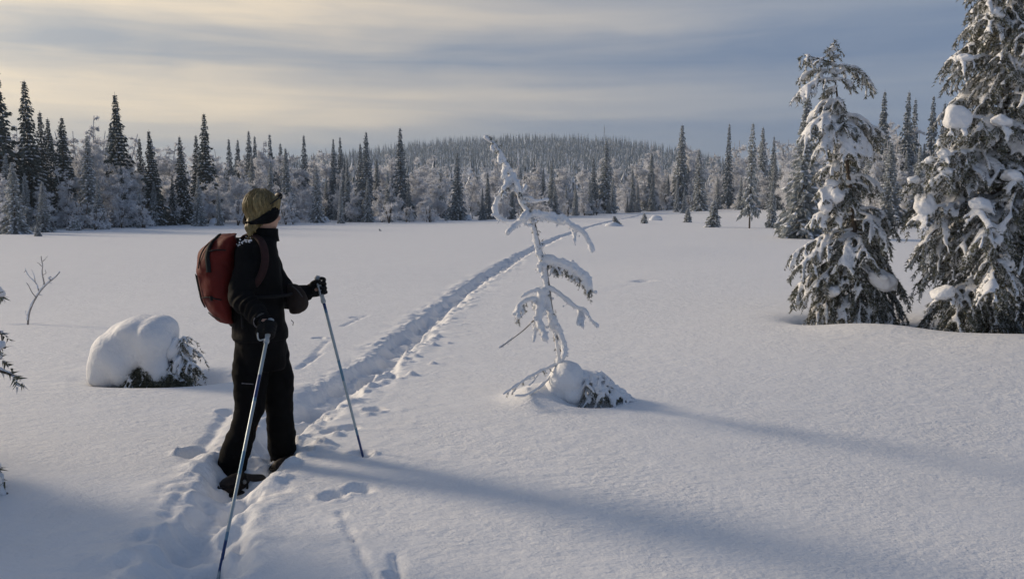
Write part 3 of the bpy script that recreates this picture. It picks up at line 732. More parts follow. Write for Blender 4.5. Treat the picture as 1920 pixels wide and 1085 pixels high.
# ------------------------------------------------------------------ near conifers
class Con:
    """collects the skeleton of a near conifer: main branches, twigs; then makes wood, needles and snow"""
    def __init__(s, seed): s.rg = np.random.default_rng(seed); s.main = []; s.tw = []; s.pads = []
    def branch(s, start, a, L, e0, sag, snow=.024, dens=22, side_l=.45, twig_sag=.6, prob=.85, sprig=3):
        rg = s.rg; u = np.linspace(0, 1, 9)
        ax = np.array([cos(a), sin(a), 0]); lat = np.array([-ax[1], ax[0], 0])
        wv = rg.normal(0, .05) * L
        M = np.asarray(start)[None] + ax[None] * (L * cos(e0) * u)[:, None] + lat[None] * (wv * np.sin(u * 3))[:, None]
        M[:, 2] += L * (sin(e0) * u - sag * u ** 2)
        s.poly(M, snow, dens, side_l, twig_sag, prob, sprig)
    def poly(s, M, snow=.024, dens=22, side_l=.45, twig_sag=.6, prob=.85, sprig=3, wood=.012, main_snow=1.15):
        rg = s.rg; M = np.asarray(M, float); n = len(M); seg = np.linalg.norm(np.diff(M, axis=0), axis=1); L = seg.sum()
        u = np.concatenate([[0], np.cumsum(seg)]) / L; T = nrm(np.gradient(M, axis=0))
        s.main.append((M, wood * (1 - .75 * u) * (L / .8) ** .5 + .002, snow * main_snow if rg.random() < prob + .1 else 0))
        nb = int(L * dens)
        for j in range(nb):
            q = .16 + .84 * (j + rg.random()) / nb
            o = np.array([np.interp(q, u, M[:, c]) for c in range(3)]); t = nrm(np.array([np.interp(q, u, T[:, c]) for c in range(3)]))
            lat = nrm(np.cross(t, [0, 0, 1.])); sd = 1 if j % 2 else -1
            d = nrm(t * rg.uniform(.45, .95) + lat * sd * rg.uniform(.5, .9) + np.array([0, 0, rg.normal(-.05, .15)]))
            l = side_l * min(L, .9) * (1 - .62 * q) * rg.uniform(.6, 1.15) + .05
            k = np.linspace(0, 1, 5)[:, None]
            pts = o + d * l * k + np.array([0, 0, -twig_sag * l]) * k ** 2
            hs = rg.random() < prob
            s.tw.append((pts, snow * rg.uniform(.65, 1.2) if hs else 0))
            for w in range(int(rg.integers(0, sprig + 1))):
                f = rg.uniform(.25, .95); o2 = o + d * l * f + np.array([0, 0, -twig_sag * l * f * f]); td = nrm(d - np.array([0, 0, 2 * twig_sag * f]))
                d2 = nrm(td * .6 + np.cross(td, [0, 0, 1.]) * rg.choice([-1, 1]) * .8 + np.array([0, 0, rg.normal(-.15, .2)]))
                l2 = rg.uniform(.04, .10); k2 = np.linspace(0, 1, 3)[:, None]
                s.tw.append((o2 + d2 * l2 * k2 + np.array([0, 0, -.4 * l2]) * k2 ** 2, snow * rg.uniform(.5, .85) if hs and rg.random() < .8 else 0))
    def pad(s, c, r, R=None, lump=.18): s.pads.append((np.asarray(c, float), r, R, lump))
    def wood_acc(s, n=5):
        A = Acc()
        for M, R, sn in s.main: add_tube(A, M, R, n)
        return A
    def needle_mesh(s, A, per=70, ln=.028, wd=.0042, mi=0, on_main=True):
        rg = s.rg; O = []; T = []
        src = [t for t, sn in s.tw] + ([m for m, R, sn in s.main] if on_main else [])
        for pts in src:
            L = np.linalg.norm(np.diff(pts, axis=0), axis=1).sum(); k = max(2, int(L * per)); f = rg.random(k) * (len(pts) - 1); i = np.minimum(f.astype(int), len(pts) - 2); g = (f - i)[:, None]
            O.append(pts[i] * (1 - g) + pts[i + 1] * g); T.append(pts[i + 1] - pts[i])
        O = np.vstack(O); T = nrm(np.vstack(T)); m = len(O)
        rad = rg.normal(0, 1, (m, 3)); rad -= T * (rad * T).sum(1, keepdims=True); rad = nrm(rad); rad[:, 2] -= .35
        d = nrm(T * rg.uniform(.4, 1.1, (m, 1)) + rad); l = ln * rg.uniform(.7, 1.5, (m, 1))
        sd = nrm(np.cross(d, rg.normal(0, 1, (m, 3)))) * wd * rg.uniform(.7, 1.4, (m, 1))
        V = np.stack([O - sd, O + sd, O + d * l], 1).reshape(-1, 3); A.add(V, np.arange(3 * m).reshape(m, 3), mi)
    def snow_acc(s, lift=.5):
        A = Acc(); rg = s.rg
        for pts, sn in s.tw:
            if not sn: continue
            k = len(pts); q = cr(pts, k + 2); R = sn * rg.uniform(.65, 1.25, k + 2) * np.linspace(1.05, .75, k + 2)
            q = q + np.array([0, 0, 1]) * (R * lift)[:, None]; add_tube(A, q, R, 6)
        for M, Rw, sn in s.main:
            if not sn: continue
            q = cr(M, 14); R = sn * rg.uniform(.75, 1.35, 14) * np.linspace(1.1, .8, 14); q = q + np.array([0, 0, 1]) * (R * lift)[:, None]; add_tube(A, q, R, 7)
        return A
def snow_from(A, voxel, disp=.004, seed=0, smooth=2):
    V, Fs, N = remesh(A, voxel, smooth)
    V = V + N * (disp * (vn3(V, 28, seed) + .6 * vn3(V, 60, seed + 1)))[:, None]
    return V, Fs
def cap_part(parent, c, r, lump, seed, R=None, mat=None, name='snow_cap', voxel=None):
    """one pillow of snow: overlapping lobes grown together, flatter beneath"""
    rg = np.random.default_rng(900 + seed); A = Acc(); r = np.asarray(r, float); c = np.asarray(c, float)
    def put(o, q): add_ell(A, c + (o if R is None else np.asarray(R) @ o), q, 3, R, lump, seed + A.n)
    put(np.zeros(3), r * np.array([.92, .92, .9]))
    for k in range(6):
        d = nrm(rg.normal(0, 1, 3)); d[2] = -abs(d[2]) * .6 if rg.random() < .6 else d[2] * .4
        put(d * r * .62, r * rg.uniform(.36, .6))
    V, F, N = remesh(A, voxel or max(.007, r.min() / 11), 4)
    V = V + N * (.005 * vn3(V, 22, seed) + .003 * vn3(V, 55, seed))[:, None]
    return wpart(name, V, F, mat or M_SNOW, parent)
def rot_y(a): return np.array([[cos(a), 0, sin(a)], [0, 1, 0], [-sin(a), 0, cos(a)]])
def rot_z(a): return np.array([[cos(a), -sin(a), 0], [sin(a), cos(a), 0], [0, 0, 1]])

def near_spruce(C, base, top, trunk_pts, trunk_r, label, caps, voxel, name='near_spruce', nee=150):
    t = thing(name, label, 'spruce', tuple(base))
    A = Acc(); add_tube(A, trunk_pts, trunk_r, 9); V, F, mi = A.get(); wpart('trunk', V, F, M_BARK, t)
    V, F, mi = C.wood_acc().get(); o = wpart('branches', V, F, M_BARK, t); tag(o, None, kind='stuff')
    A = Acc(); C.needle_mesh(A, nee, .034, .0062); C.needle_mesh(A, nee * .75, .030, .0046, 1); V, F, mi = A.get(); o = wpart('needles', V, F, [M_NEEDLE_H, M_RIME], t, False, mi); tag(o, None, kind='stuff')
    V, F = snow_from(C.snow_acc(), voxel); o = wpart('snow_load', V, F, M_SNOW, t); tag(o, None, kind='stuff')
    print(name, 'snow faces', sum(len(f) for f in F))
    for k, (c, r, a) in enumerate(caps): cap_part(t, c, r, .30, k + 3, rot_y(a))
    return t
def px2m(Y): return Y / FPX

# --- the snowy spruce on the right, standing free
def build_h1():
    b0 = np.array([G_H1[0], G_H1[1] + .12, 0]); b0[2] = gz(b0[0], b0[1]) - .05; Y0 = b0[1]
    def Q(px, py, dy=0): return P(px, py, Y0 + dy)
    C = Con(101); rg = C.rg
    tp = [b0 + [0, 0, -.2], Q(1612, 590), Q(1606, 500), Q(1600, 400), Q(1590, 320), Q(1578, 240), Q(1572, 200), Q(1566, 150), Q(1560, 100), Q(1562, 84)]
    tp = cr(tp, 26); zt = tp[:, 2]; tr = .045 * (1 - (zt - zt[0]) / (zt[-1] - zt[0]) * .88)
    def ax(z): return np.array([np.interp(z, zt, tp[:, 0]), np.interp(z, zt, tp[:, 1]), z])
    # silhouette branches read from the photograph: trunk row, tip, depth of tip
    spec = [((1562, 118), (1540, 112), (1510, 104), -.02, .03), ((1566, 140), (1602, 128), (1632, 156), .05, .03), ((1564, 138), (1535, 132), (1506, 140), .1, .028),
            ((1566, 152), (1535, 150), (1500, 172), -.1, .03), ((1570, 190), (1545, 192), (1520, 216), .1, .03), ((1575, 215), (1610, 222), (1646, 246), .0, .036),
            ((1572, 205), (1540, 220), (1512, 250), -.15, .032), ((1578, 232), (1608, 248), (1634, 280), -.2, .032), ((1576, 225), (1590, 245), (1596, 290), -.3, .032),
            ((1574, 222), (1552, 246), (1540, 280), -.25, .03), ((1578, 228), (1615, 238), (1640, 262), .2, .03), ((1585, 300), (1570, 302), (1540, 322), -.1, .026),
            ((1590, 330), (1620, 330), (1650, 350), 0, .028), ((1592, 345), (1560, 345), (1535, 362), -.15, .034), ((1596, 380), (1560, 392), (1526, 408), -.1, .034),
            ((1600, 395), (1640, 392), (1672, 428), .05, .028), ((1600, 400), (1630, 405), (1660, 440), -.15, .028), ((1602, 430), (1550, 440), (1490, 474), 0, .026),
            ((1604, 440), (1545, 462), (1500, 498), -.2, .028), ((1606, 470), (1545, 495), (1492, 542), -.05, .026), ((1606, 480), (1560, 500), (1520, 548), -.3, .028),
            ((1606, 455), (1640, 470), (1648, 492), .1, .022), ((1608, 500), (1650, 505), (1672, 530), 0, .024), ((1608, 520), (1655, 530), (1690, 580), 0, .022),
            ((1609, 530), (1640, 550), (1680, 605), -.25, .022), ((1609, 530), (1570, 545), (1530, 590), -.2, .024), ((1609, 540), (1585, 560), (1560, 604), -.3, .024),
            ((1609, 545), (1612, 560), (1612, 608), -.35, .022), ((1610, 545), (1635, 560), (1652, 612), -.3, .02), ((1606, 470), (1610, 490), (1616, 545), -.35, .03), ((1604, 440), (1585, 460), (1580, 500), -.38, .03)]
    for a_, m_, e_, dy, sn in spec:
        p0 = ax(Q(*a_)[2]); p2 = Q(*e_, dy); p1 = Q(m_[0], m_[1], dy * .55)
        lowr = a_[1] > 430
        C.poly(cr([p0, p1, p2], 9), sn * (.54 if lowr else .66), 28 if lowr else 26, .42, .7, .66 if lowr else .84, 3)
    C.poly(cr([Q(1568, 165), Q(1564, 130), Q(1560, 104), Q(1562, 84)], 9), .014, 34, .07, -.1, .9, 1, .010, 1.0)
    for (a_, e_) in [((1563, 112), (1552, 100)), ((1562, 108), (1574, 104)), ((1561, 98), (1555, 90)), ((1562, 96), (1569, 92)), ((1565, 126), (1585, 122)), ((1565, 122), (1545, 120))]:
        p0 = Q(*a_); p1 = Q(*e_); C.poly(cr([p0, (p0 + p1) / 2 + [0, 0, .006], p1], 5), .013, 34, .2, .3, .95, 1, .006)
    # the rest of the crown all round
    prof_y = [100, 160, 200, 240, 300, 340, 400, 450, 500, 550, 600]; prof_r = [.06, .22, .16, .32, .12, .26, .38, .50, .52, .46, .42]
    for k in range(84):
        py = 150 + 440 * (k / 84) ** .8 + rg.uniform(-8, 8); p0 = ax(Q(1590, py)[2]); a = rg.random() * 6.28
        if sin(a) < -.75 and rg.random() < .35: continue
        L = np.interp(py, prof_y, prof_r) * rg.uniform(.65, 1.08)
        low = sst(380, 520, py)
        C.branch(p0, a, L, .25 - .35 * low, .55 + .35 * low, .0165 - .004 * low, 26, .33, .8, .62 - .12 * low, 3)
    caps = [(Q(1558, 343, -.12), (.085, .07, .05), .1), (Q(1570, 368, -.2), (.10, .09, .10), .3), (Q(1548, 385, -.18), (.085, .08, .09), .2), (Q(1655, 526, -.28), (.20, .15, .12), .40),
            (Q(1563, 545, -.28), (.11, .1, .07), -.5), (Q(1568, 210, -.05), (.07, .07, .07), 0), (Q(1545, 236, -.15), (.08, .06, .04), -.4), (Q(1516, 112, 0), (.05, .05, .04), 0)]
    return near_spruce(C, b0, None, tp, tr, 'snow-hung spruce with a crooked thin top standing free on the right', caps, .016)
build_h1()

# --- the biggest spruce, cut by the right picture edge
def build_h2():
    b0 = np.array([G_H2[0] + .05, G_H2[1] + .15, 0]); b0[2] = gz(b0[0], b0[1]) - .05; Y0 = b0[1]
    def Q(px, py, dy=0): return P(px, py, Y0 + dy)
    C = Con(202); rg = C.rg; top = 5.4
    zt = np.linspace(b0[2] - .2, top, 20); tp = np.stack([b0[0] + .10 * sst(0, 3, zt) + .02 * np.sin(zt * 2), np.full(20, Y0), zt], 1); tr = .085 * (1 - (zt - zt[0]) / (top - zt[0]) * .95)
    def ax(z): return np.array([np.interp(z, zt, tp[:, 0]), Y0, z])
    prof_z = [0, .3, .55, 1.0, 1.35, 1.62, 1.85, 2.3, 2.7, 3.2, 3.6, 4.4, 5.3]; prof_r = [.56, .58, .68, 1.10, 1.02, .84, .55, .64, .66, .72, .66, .42, .08]
    N = 265
    for k in range(N):
        z = .18 + 4.95 * (k / N) ** .95 + rg.uniform(-.03, .03); a = k * 2.39996 + rg.normal(0, .25)
        L = np.interp(z, prof_z, prof_r) * rg.uniform(.62, 1.12)
        if sin(a) > .5: L *= .8
        low = 1 - sst(.35, 1.0, z)
        C.branch(ax(z), a, L, .32 - .35 * low, .62 + .40 * low, .0175 - .005 * low, 22, .40, .75, .66 - .26 * low, 3)
    caps = [(Q(1793, 222, -.45), (.15, .14, .145), .1), (Q(1880, 228, -.5), (.12, .1, .075), .2), (Q(1870, 25, -.4), (.085, .08, .07), .1), (Q(1735, 385, -.3), (.13, .10, .14), -.3),
            (Q(1770, 288, -.45), (.07, .06, .06), 0), (Q(1714, 338, -.25), (.07, .06, .05), 0), (Q(1838, 385, -.55), (.13, .1, .08), .4), (Q(1770, 548, -.45), (.14, .11, .08), -.35),
            (Q(1772, 320, -.48), (.08, .07, .05), .2), (Q(1905, 120, -.4), (.1, .09, .06), .2), (Q(1810, 110, -.4), (.09, .08, .05), 0), (Q(1900, 330, -.5), (.11, .1, .07), .2), (Q(1745, 300, -.35), (.06, .06, .045), 0)]
    for c, r, a in caps:
        p0 = ax(c[2] + .02); p1 = c + np.array([0, 0, -r[2] * .4]); C.poly(cr([p0, (p0 + p1) / 2 + [0, 0, .05], p1, p1 + nrm(p1 - p0) * r[0] * .9 - [0, 0, r[2] * .8]], 9), .018, 22, .35, .6, .7, 3)
    return near_spruce(C, b0, None, tp, tr, 'biggest snow-laden spruce at the right picture edge', caps, .0205, nee=105)
build_h2()

# ------------------------------------------------------------------ the bent sapling in the middle
def build_center():
    Y0 = G_CEN[1] + .10
    def Q(px, py, dy=0): return P(px, py, Y0 + dy)
    s = px2m(Y0)
    base = np.array([Q(1050, 700)[0], Y0, gz(Q(1050, 700)[0], Y0)])
    t = thing('bent_sapling', 'thin bent dead-looking spruce sapling crusted with snow in the middle of the bog', 'sapling', tuple(base))
    TR = [(1052, 745), (1050, 690), (1050, 660), (1042, 622), (1033, 588), (1027, 545), (1022, 505), (1014, 478), (1007, 452), (1002, 428), (998, 410), (988, 394), (975, 368), (966, 342), (956, 320), (946, 300), (934, 280), (922, 266), (911, 257)]
    tp = cr([Q(*q) for q in TR], 60); u = np.linspace(0, 1, 60)
    A = Acc(); add_tube(A, tp, (8.5 * (1 - u) + 2.5 * u) * s * .8, 8); V, F, mi = A.get()
    V = V + (vn3(V, 60, 3) * .003)[:, None]; wpart('trunk', V, F, M_BARK_F, t)
    rg = np.random.default_rng(31)
    BR = [  # points (px), depth at tip, wood radius px, snow radius px, needles, name
     ([(968, 350), (946, 364), (931, 380), (929, 400), (937, 412), (948, 417)], -.12, 2.5, 7.0, 0),
     ([(995, 408), (976, 417), (961, 428), (951, 440)], -.2, 2.5, 6.5, 0),
     ([(1000, 405), (1030, 407), (1056, 414), (1076, 428), (1092, 437), (1103, 453), (1111, 473)], -.1, 3, 7.5, 0),
     ([(1012, 408), (1040, 416), (1052, 420), (1063, 418)], -.16, 2, 5.5, 0),
     ([(1076, 428), (1077, 442), (1077, 456)], -.1, 1.5, 4.5, 0),
     ([(985, 380), (1008, 378), (1028, 375)], .25, 1.5, 4.0, 0),
     ([(1020, 492), (1045, 495), (1075, 508), (1097, 524), (1103, 545)], -.1, 3, 11.5, 1),
     ([(1030, 541), (1050, 554), (1075, 574), (1096, 584), (1108, 600), (1120, 614)], -.15, 2.5, 5.5, 0),
     ([(1084, 578), (1086, 595), (1083, 610)], -.15, 1.2, 4.6, 0), ([(1090, 580), (1093, 598), (1092, 614)], -.15, 1.2, 4.4, 0),
     ([(1015, 541), (996, 548), (977, 557)], -.1, 2, 4.2, 0),
     ([(1012, 566), (994, 563), (975, 573), (970, 587), (972, 598)], -.15, 2.2, 7.0, 2),
     ([(1012, 588), (986, 615), (962, 634), (937, 652)], -.25, 1.6, 0, 0), ([(960, 636), (948, 645), (936, 653)], -.25, 1, 3.8, 0),
     ([(1018, 548), (1014, 575), (1010, 600), (1016, 620), (1024, 640)], -.14, 2, 9.5, 0), ([(1010, 605), (1004, 622), (1000, 641)], -.18, 1.4, 4.5, 0),
     ([(1012, 600), (1004, 612), (1001, 622)], -.1, 1.4, 5.0, 0),
     ([(1030, 590), (1042, 614), (1054, 636), (1060, 660)], -.06, 1.8, 7.5, 0), ([(1050, 640), (1058, 655), (1056, 672)], -.1, 1.8, 6.5, 0),
     ([(1042, 684), (1012, 697), (986, 711), (962, 727), (944, 739)], -.35, 2.4, 3.6, 3), ([(1012, 697), (1000, 715), (992, 722)], -.3, 1, 2.2, 0), ([(975, 718), (966, 730), (958, 740)], -.33, 1, 2.6, 0),
     ([(1036, 704), (1012, 726), (986, 741), (966, 742)], -.28, 1.2, 3.0, 0),
     ([(962, 335), (950, 345), (944, 356)], -.1, 1.5, 7.0, 2), ([(958, 330), (968, 345), (975, 360)], -.12, 1.5, 6.5, 2), ([(978, 372), (990, 372), (1000, 376)], -.05, 1.5, 5, 0), ([(990, 395), (982, 404), (976, 412)], -.12, 1.5, 5, 0),
     ([(940, 290), (936, 300), (938, 308)], -.05, 1.2, 6.0, 0), ([(926, 270), (922, 277), (925, 284)], -.05, 1.0, 3.6, 0), ([(950, 312), (947, 322), (946, 332)], -.06, 1.2, 7.5, 0),
     ([(975, 365), (985, 352), (978, 348)], .05, 1.2, 4, 0), ([(1002, 430), (996, 424), (990, 424)], -.05, 1.2, 4.5, 0), ([(1018, 495), (1012, 500), (1012, 512)], -.06, 1.2, 5.5, 0)]
    W_ = Acc(); Sn = Acc(); C = Con(77); hang = []
    for pts, dy, wr, sr, nd in BR:
        m = len(pts); q = cr([Q(p[0], p[1], dy * k / (m - 1)) for k, p in enumerate(pts)], 6 * m)
        n = len(q); f = np.linspace(0, 1, n); add_tube(W_, q, wr * s * (1 - .6 * f), 5)
        if sr:
            R = sr * s * (1 + .28 * vn3(q, 22, 5) + .2 * vn3(q, 55, 6)) * (1 - .35 * f); add_tube(Sn, q + np.array([0, -.2, .55])[None] * R[:, None], R, 8)
            for k in range(int(n * 1.3)):                     # knobs of rime
                i_ = rg.integers(0, n); add_ell(Sn, q[i_] + rg.normal(0, 1, 3) * R[i_] * .75, R[i_] * rg.uniform(.22, .6), 1)
        if nd:
            for k in range({1: 80, 2: 24, 3: 10}[nd]):
                i_ = rg.integers(2, n); l = {1: .085, 2: .06, 3: .04}[nd] * rg.uniform(.4, 1.2)
                d = nrm([rg.normal(.15, .35), rg.normal(0, .35), -1]); kk = np.linspace(0, 1, 4)[:, None]
                C.tw.append((q[i_] + d * l * kk, 0))
                if rg.random() < .45: hang.append(q[i_] + d * l * np.linspace(.4, 1.0, 4)[:, None])
    for k in range(170):                                     # stub twigs poking through the crust
        i_ = rg.integers(0, 59); d = nrm(rg.normal(0, 1, 3)); l = rg.uniform(.02, .05); C.tw.append((tp[i_] + d * l * np.linspace(.2, 1, 3)[:, None], 0))
    for hp in hang: add_tube(Sn, hp, sr * 0 + s * 2.2 * rg.uniform(.7, 1.3), 6)
    # snow crust along the trunk, mostly on the windward side
    side = np.array([-.5, -.5, .3]); R = (6.4 * (1 - u) + 4.6 * u) * s * (1 + .35 * vn3(tp, 14, 9) + .2 * vn3(tp, 40, 8))
    k = slice(13, 60); add_tube(Sn, tp[k] + side[None] * R[k][:, None] * .8, R[k], 8)
    add_tube(Sn, tp[3:12] + np.array([.5, -.4, 0])[None] * R[3:12][:, None], R[3:12] * .75, 8)
    add_tube(Sn, tp[4:15] + np.array([-.4, -.5, 0])[None] * R[4:15][:, None], R[4:15] * (.55 + .5 * rg.random(11)), 8)
    for k_ in range(170):
        i_ = rg.integers(3, 59); add_ell(Sn, tp[i_] + rg.normal(0, .8, 3) * R[i_], R[i_] * rg.uniform(.25, .6), 1)
    V, F, mi = W_.get(); tag(wpart('branches', V, F, M_BARK_F, t), None, kind='stuff')
    V, F = snow_from(Sn, .0054, .0042, 4, 1); wpart('snow_crust', V, F, M_SNOW, t)
    A = Acc(); C.needle_mesh(A, 340, .017, .0021, 0, False); C.needle_mesh(A, 160, .017, .0021, 1, False); V, F, mi = A.get(); tag(wpart('needles', V, F, [M_NEEDLE_H, M_RIME], t, False, mi), None, kind='stuff')
    # snow pillow at the foot and the low loaded branch beside it
    A = Acc()
    for c, r, dy in [((1062, 712), (33, 40, 38), 0), ((1048, 730), (30, 35, 32), .02), ((1070, 732), (26, 32, 28), -.02), ((1095, 706), (24, 24, 15), .05), ((1110, 708), (20, 22, 13), .06), ((1030, 742), (34, 34, 20), .05)]:
        add_ell(A, Q(*c, dy), np.array(r) * s, 3, None, .12, c[0])
    V, F, N = remesh(A, .009, 8); V = V + N * (.004 * vn3(V, 15, 2) + .0015 * vn3(V, 60, 2))[:, None]
    wpart('snow_cap', V, F, M_SNOW, t)
    C2 = Con(78); rg2 = C2.rg
    for tip, sn in [((1172, 738), .020), ((1160, 742), .018), ((1140, 752), .018), ((1125, 730), .02), ((1150, 722), .02), ((1118, 752), .016), ((1135, 738), .02)]:
        dy = rg2.uniform(-.12, .12); C2.poly(cr([Q(1085, 718, .02), Q((1085 + tip[0]) / 2, tip[1] - 22, dy * .5), Q(*tip, dy)], 8), sn * .85, 40, .22, .25, .9, 4, .006)
    V, F, mi = C2.wood_acc().get(); tag(wpart('low_branches', V, F, M_BARK, t), None, kind='stuff')
    A = Acc(); C2.needle_mesh(A, 160, .022, .003); V, F, mi = A.get(); tag(wpart('low_needles', V, F, M_NEEDLE_H, t, False), None, kind='stuff')
    V, F = snow_from(C2.snow_acc(), .0065, .003, 9); tag(wpart('low_branch_snow', V, F, M_SNOW, t), None, kind='stuff')
build_center()

# ------------------------------------------------------------------ the snow-buried bush on the left
def build_mound():
    Y0 = G_MND[1] + .12; s = px2m(Y0)
    def Q(px, py, dy=0): return P(px, py, Y0 + dy)
    base = (Q(268, 712)[0], Y0, gz(Q(268, 712)[0], Y0))
    t = thing('buried_bush', 'low spruce bush buried under thick rounded snow, left of the hiker', 'bush', base)
    A = Acc()
    for c, r, dy, a in [((218, 664), (46, 55, 44), .06, 0), ((206, 684), (36, 40, 38), .03, 0), ((240, 640), (44, 50, 36), .09, -.4), ((272, 622), (46, 45, 30), .10, -.2), ((302, 618), (27, 40, 27), .06, 0), ((232, 690), (22, 28, 34), -.04, 0),
                        ((256, 660), (30, 30, 34), .0, -.2), ((312, 645), (18, 30, 30), .08, .2), ((285, 640), (34, 34, 36), -.05, 0), ((278, 650), (28, 22, 40), -.055, .15), ((289, 676), (22, 18, 34), -.085, .25), ((300, 702), (16, 15, 26), -.10, .3), ((200, 702), (34, 36, 22), .02, 0), ((248, 640), (30, 30, 30), .02, 0), ((258, 620), (42, 44, 24), .06, -.15), ((262, 650), (28, 26, 30), -.03, 0)]:
        add_ell(A, Q(*c, dy), np.array(r) * s, 3, rot_y(a), .12, c[0])
    V, F, N = remesh(A, .011, 70); V = V + N * (.016 + .006 * vn3(V, 4, 2) + .0015 * vn3(V, 16, 7) + .0018 * vn3(V, 48, 2))[:, None]; wpart('snow_dome', V, F, M_SNOW, t)
    A = Acc()
    for c, r, dy, a in [((325, 655), (11, 20, 24), -.02, .3), ((332, 688), (8, 16, 22), -.06, .25)]: add_ell(A, Q(*c, dy), np.array(r) * s, 3, rot_y(a), .15, c[0])
    V, F, N = remesh(A, .009, 6); wpart('snow_lobe', V, F, M_SNOW, t)
    C = Con(55); rg = C.rg
    for k in range(84):
        p0 = Q(270 + rg.uniform(-30, 40), 660 + rg.uniform(-20, 20), rg.uniform(0, .12)); p1 = Q(235 + 120 * rg.random(), 716, rg.uniform(-.18, .12))
        C.poly(cr([p0, (p0 + p1) / 2 + rg.normal(0, .02, 3), p1], 7), .008, 30, .3, .5, .15, 2, .006)
    for tip in [(352, 632), (362, 655), (358, 672), (350, 690), (362, 700), (345, 645), (366, 690)]:
        p0 = Q(318, 668, .04); p1 = Q(*tip, rg.uniform(-.08, .1)); C.poly(cr([p0, (p0 + p1) / 2 + [0, 0, .05], p1], 8), .012, 40, .35, .6, .75, 3, .006)
    V, F, mi = C.wood_acc().get(); tag(wpart('branches', V, F, M_BARK, t), None, kind='stuff')
    A = Acc(); C.needle_mesh(A, 170, .025, .0034); V, F, mi = A.get(); tag(wpart('needles', V, F, M_NEEDLE_H, t, False), None, kind='stuff')
    V, F = snow_from(C.snow_acc(), .008, .003, 9); tag(wpart('twig_snow', V, F, M_SNOW, t), None, kind='stuff')
build_mound()

# ------------------------------------------------------------------ leafless little birch on the left
def build_twig():
    Y0 = G_SAP[1]
    def Q(px, py, dy=0): return P(px, py, Y0 + dy)
    t = thing('birch_sapling', 'small leafless frosted birch sapling standing alone at the left', 'sapling', (G_SAP[0], Y0, gz(G_SAP[0], Y0))); s = px2m(Y0)
    L = [([(52, 614), (54, 590), (60, 572), (68, 557), (76, 545), (86, 534), (95, 526), (104, 519), (112, 510)], 3.4, 0), ([(73, 549), (70, 535), (62, 525), (54, 517), (48, 506), (47, 503)], 2.0, .15), ([(68, 558), (60, 548), (54, 536), (50, 530)], 1.6, -.15),
         ([(84, 536), (81, 522), (79, 510), (80, 498), (78, 488), (77, 480)], 2.0, -.1), ([(79, 500), (74, 495), (70, 492)], 1.3, -.1), ([(80, 490), (86, 484), (89, 480)], 1.2, -.1), ([(66, 528), (64, 516), (59, 505)], 1.3, .1), ([(48, 508), (44, 511)], 1, .1),
         ([(96, 526), (92, 521), (96, 519)], 2.6, 0), ([(76, 545), (80, 536), (82, 528)], 1.5, .1), ([(53, 595), (49, 588), (48, 582)], 1.2, 0), ([(81, 515), (86, 512), (85, 506)], 1.2, -.1), ([(88, 532), (92, 530), (97, 531)], 1.4, 0), ([(74, 552), (80, 554)], 1.3, -.05)]
    A = Acc(); B = Acc()
    for pts, r, dy in L:
        m = len(pts); q = cr([Q(p[0], p[1], dy * k / max(1, m - 1)) for k, p in enumerate(pts)], 5 * m); f = np.linspace(0, 1, len(q)); R = r * s * (1 - .5 * f) * .62
        add_tube(A, q, R, 6); add_tube(B, q[3:] + np.array([-.45, 0, .6])[None] * R[3:, None], R[3:] * (1.15 + .5 * vn3(q[3:], 25, 2)), 6)
    V, F, mi = A.get(); wpart('stem', V, F, M_BARK_F, t); V, F, mi = B.get(); tag(wpart('frost', V, F, M_SNOW_FAR, t), None, kind='stuff')
build_twig()

# ------------------------------------------------------------------ the young spruce at the left picture edge
def build_left():
    g = np.array([-3.22, 4.25]); b0 = np.array([g[0], g[1], gz(*g) - .05]); C = Con(303); rg = C.rg; top = 2.35
    zt = np.linspace(b0[2], top, 14); tp = np.stack([np.full(14, g[0]), np.full(14, g[1]), zt], 1)
    for k in range(76):
        z = .12 + 2.1 * (k / 76); a = k * 2.39996 + rg.normal(0, .2); L = (.56 * (1 - z / 2.5) ** .8 + .05) * rg.uniform(.7, 1.0)
        if cos(a) > .3: L *= .8
        C.branch([g[0], g[1], z], a, L, .25, .6, .021, 22, .45, .7, .8, 2)
    def Q(px, py, dy): return P(px, py, 4.25 + dy)
    for tip, dy, sn in [((-2, 552), -.1, .034), ((10, 652), -.15, .018), ((0, 622), .0, .016), ((2, 672), -.05, .03), ((26, 704), -.1, .014), ((0, 880), -.25, .030), ((14, 925), -.2, .012), ((30, 958), -.3, .013), ((22, 940), -.2, .012)]:
        p1 = Q(*tip, dy); p0 = np.array([g[0], g[1], p1[2] + .12]); C.poly(cr([p0, p0 * .5 + p1 * .5 + [0, 0, .06], p1], 9), sn, 12, .10, .4, .9, 1)
    near_spruce(C, b0, None, tp, .03 * (1 - np.linspace(0, .9, 14)), 'snowy spruce at the left picture edge, only its branch tips showing', [], .019, 'edge_spruce', 90)
build_left()
_src = [o for o in COL.objects if o.name == 'edge_spruce'][0]
_c = _src.copy(); COL.objects.link(_c); _c.location = (-5.2, 4.75, gz(-5.2, 4.75) - .05); _c.scale = (1.5, 1.5, 1.35); _c.rotation_euler = (0, 0, 2.0)
_c['label'] = 'larger snowy spruce beyond the left picture edge, shading the near snow'
for _p in list(_src.children):
    _q = _p.copy(); COL.objects.link(_q); _q.parent = _c

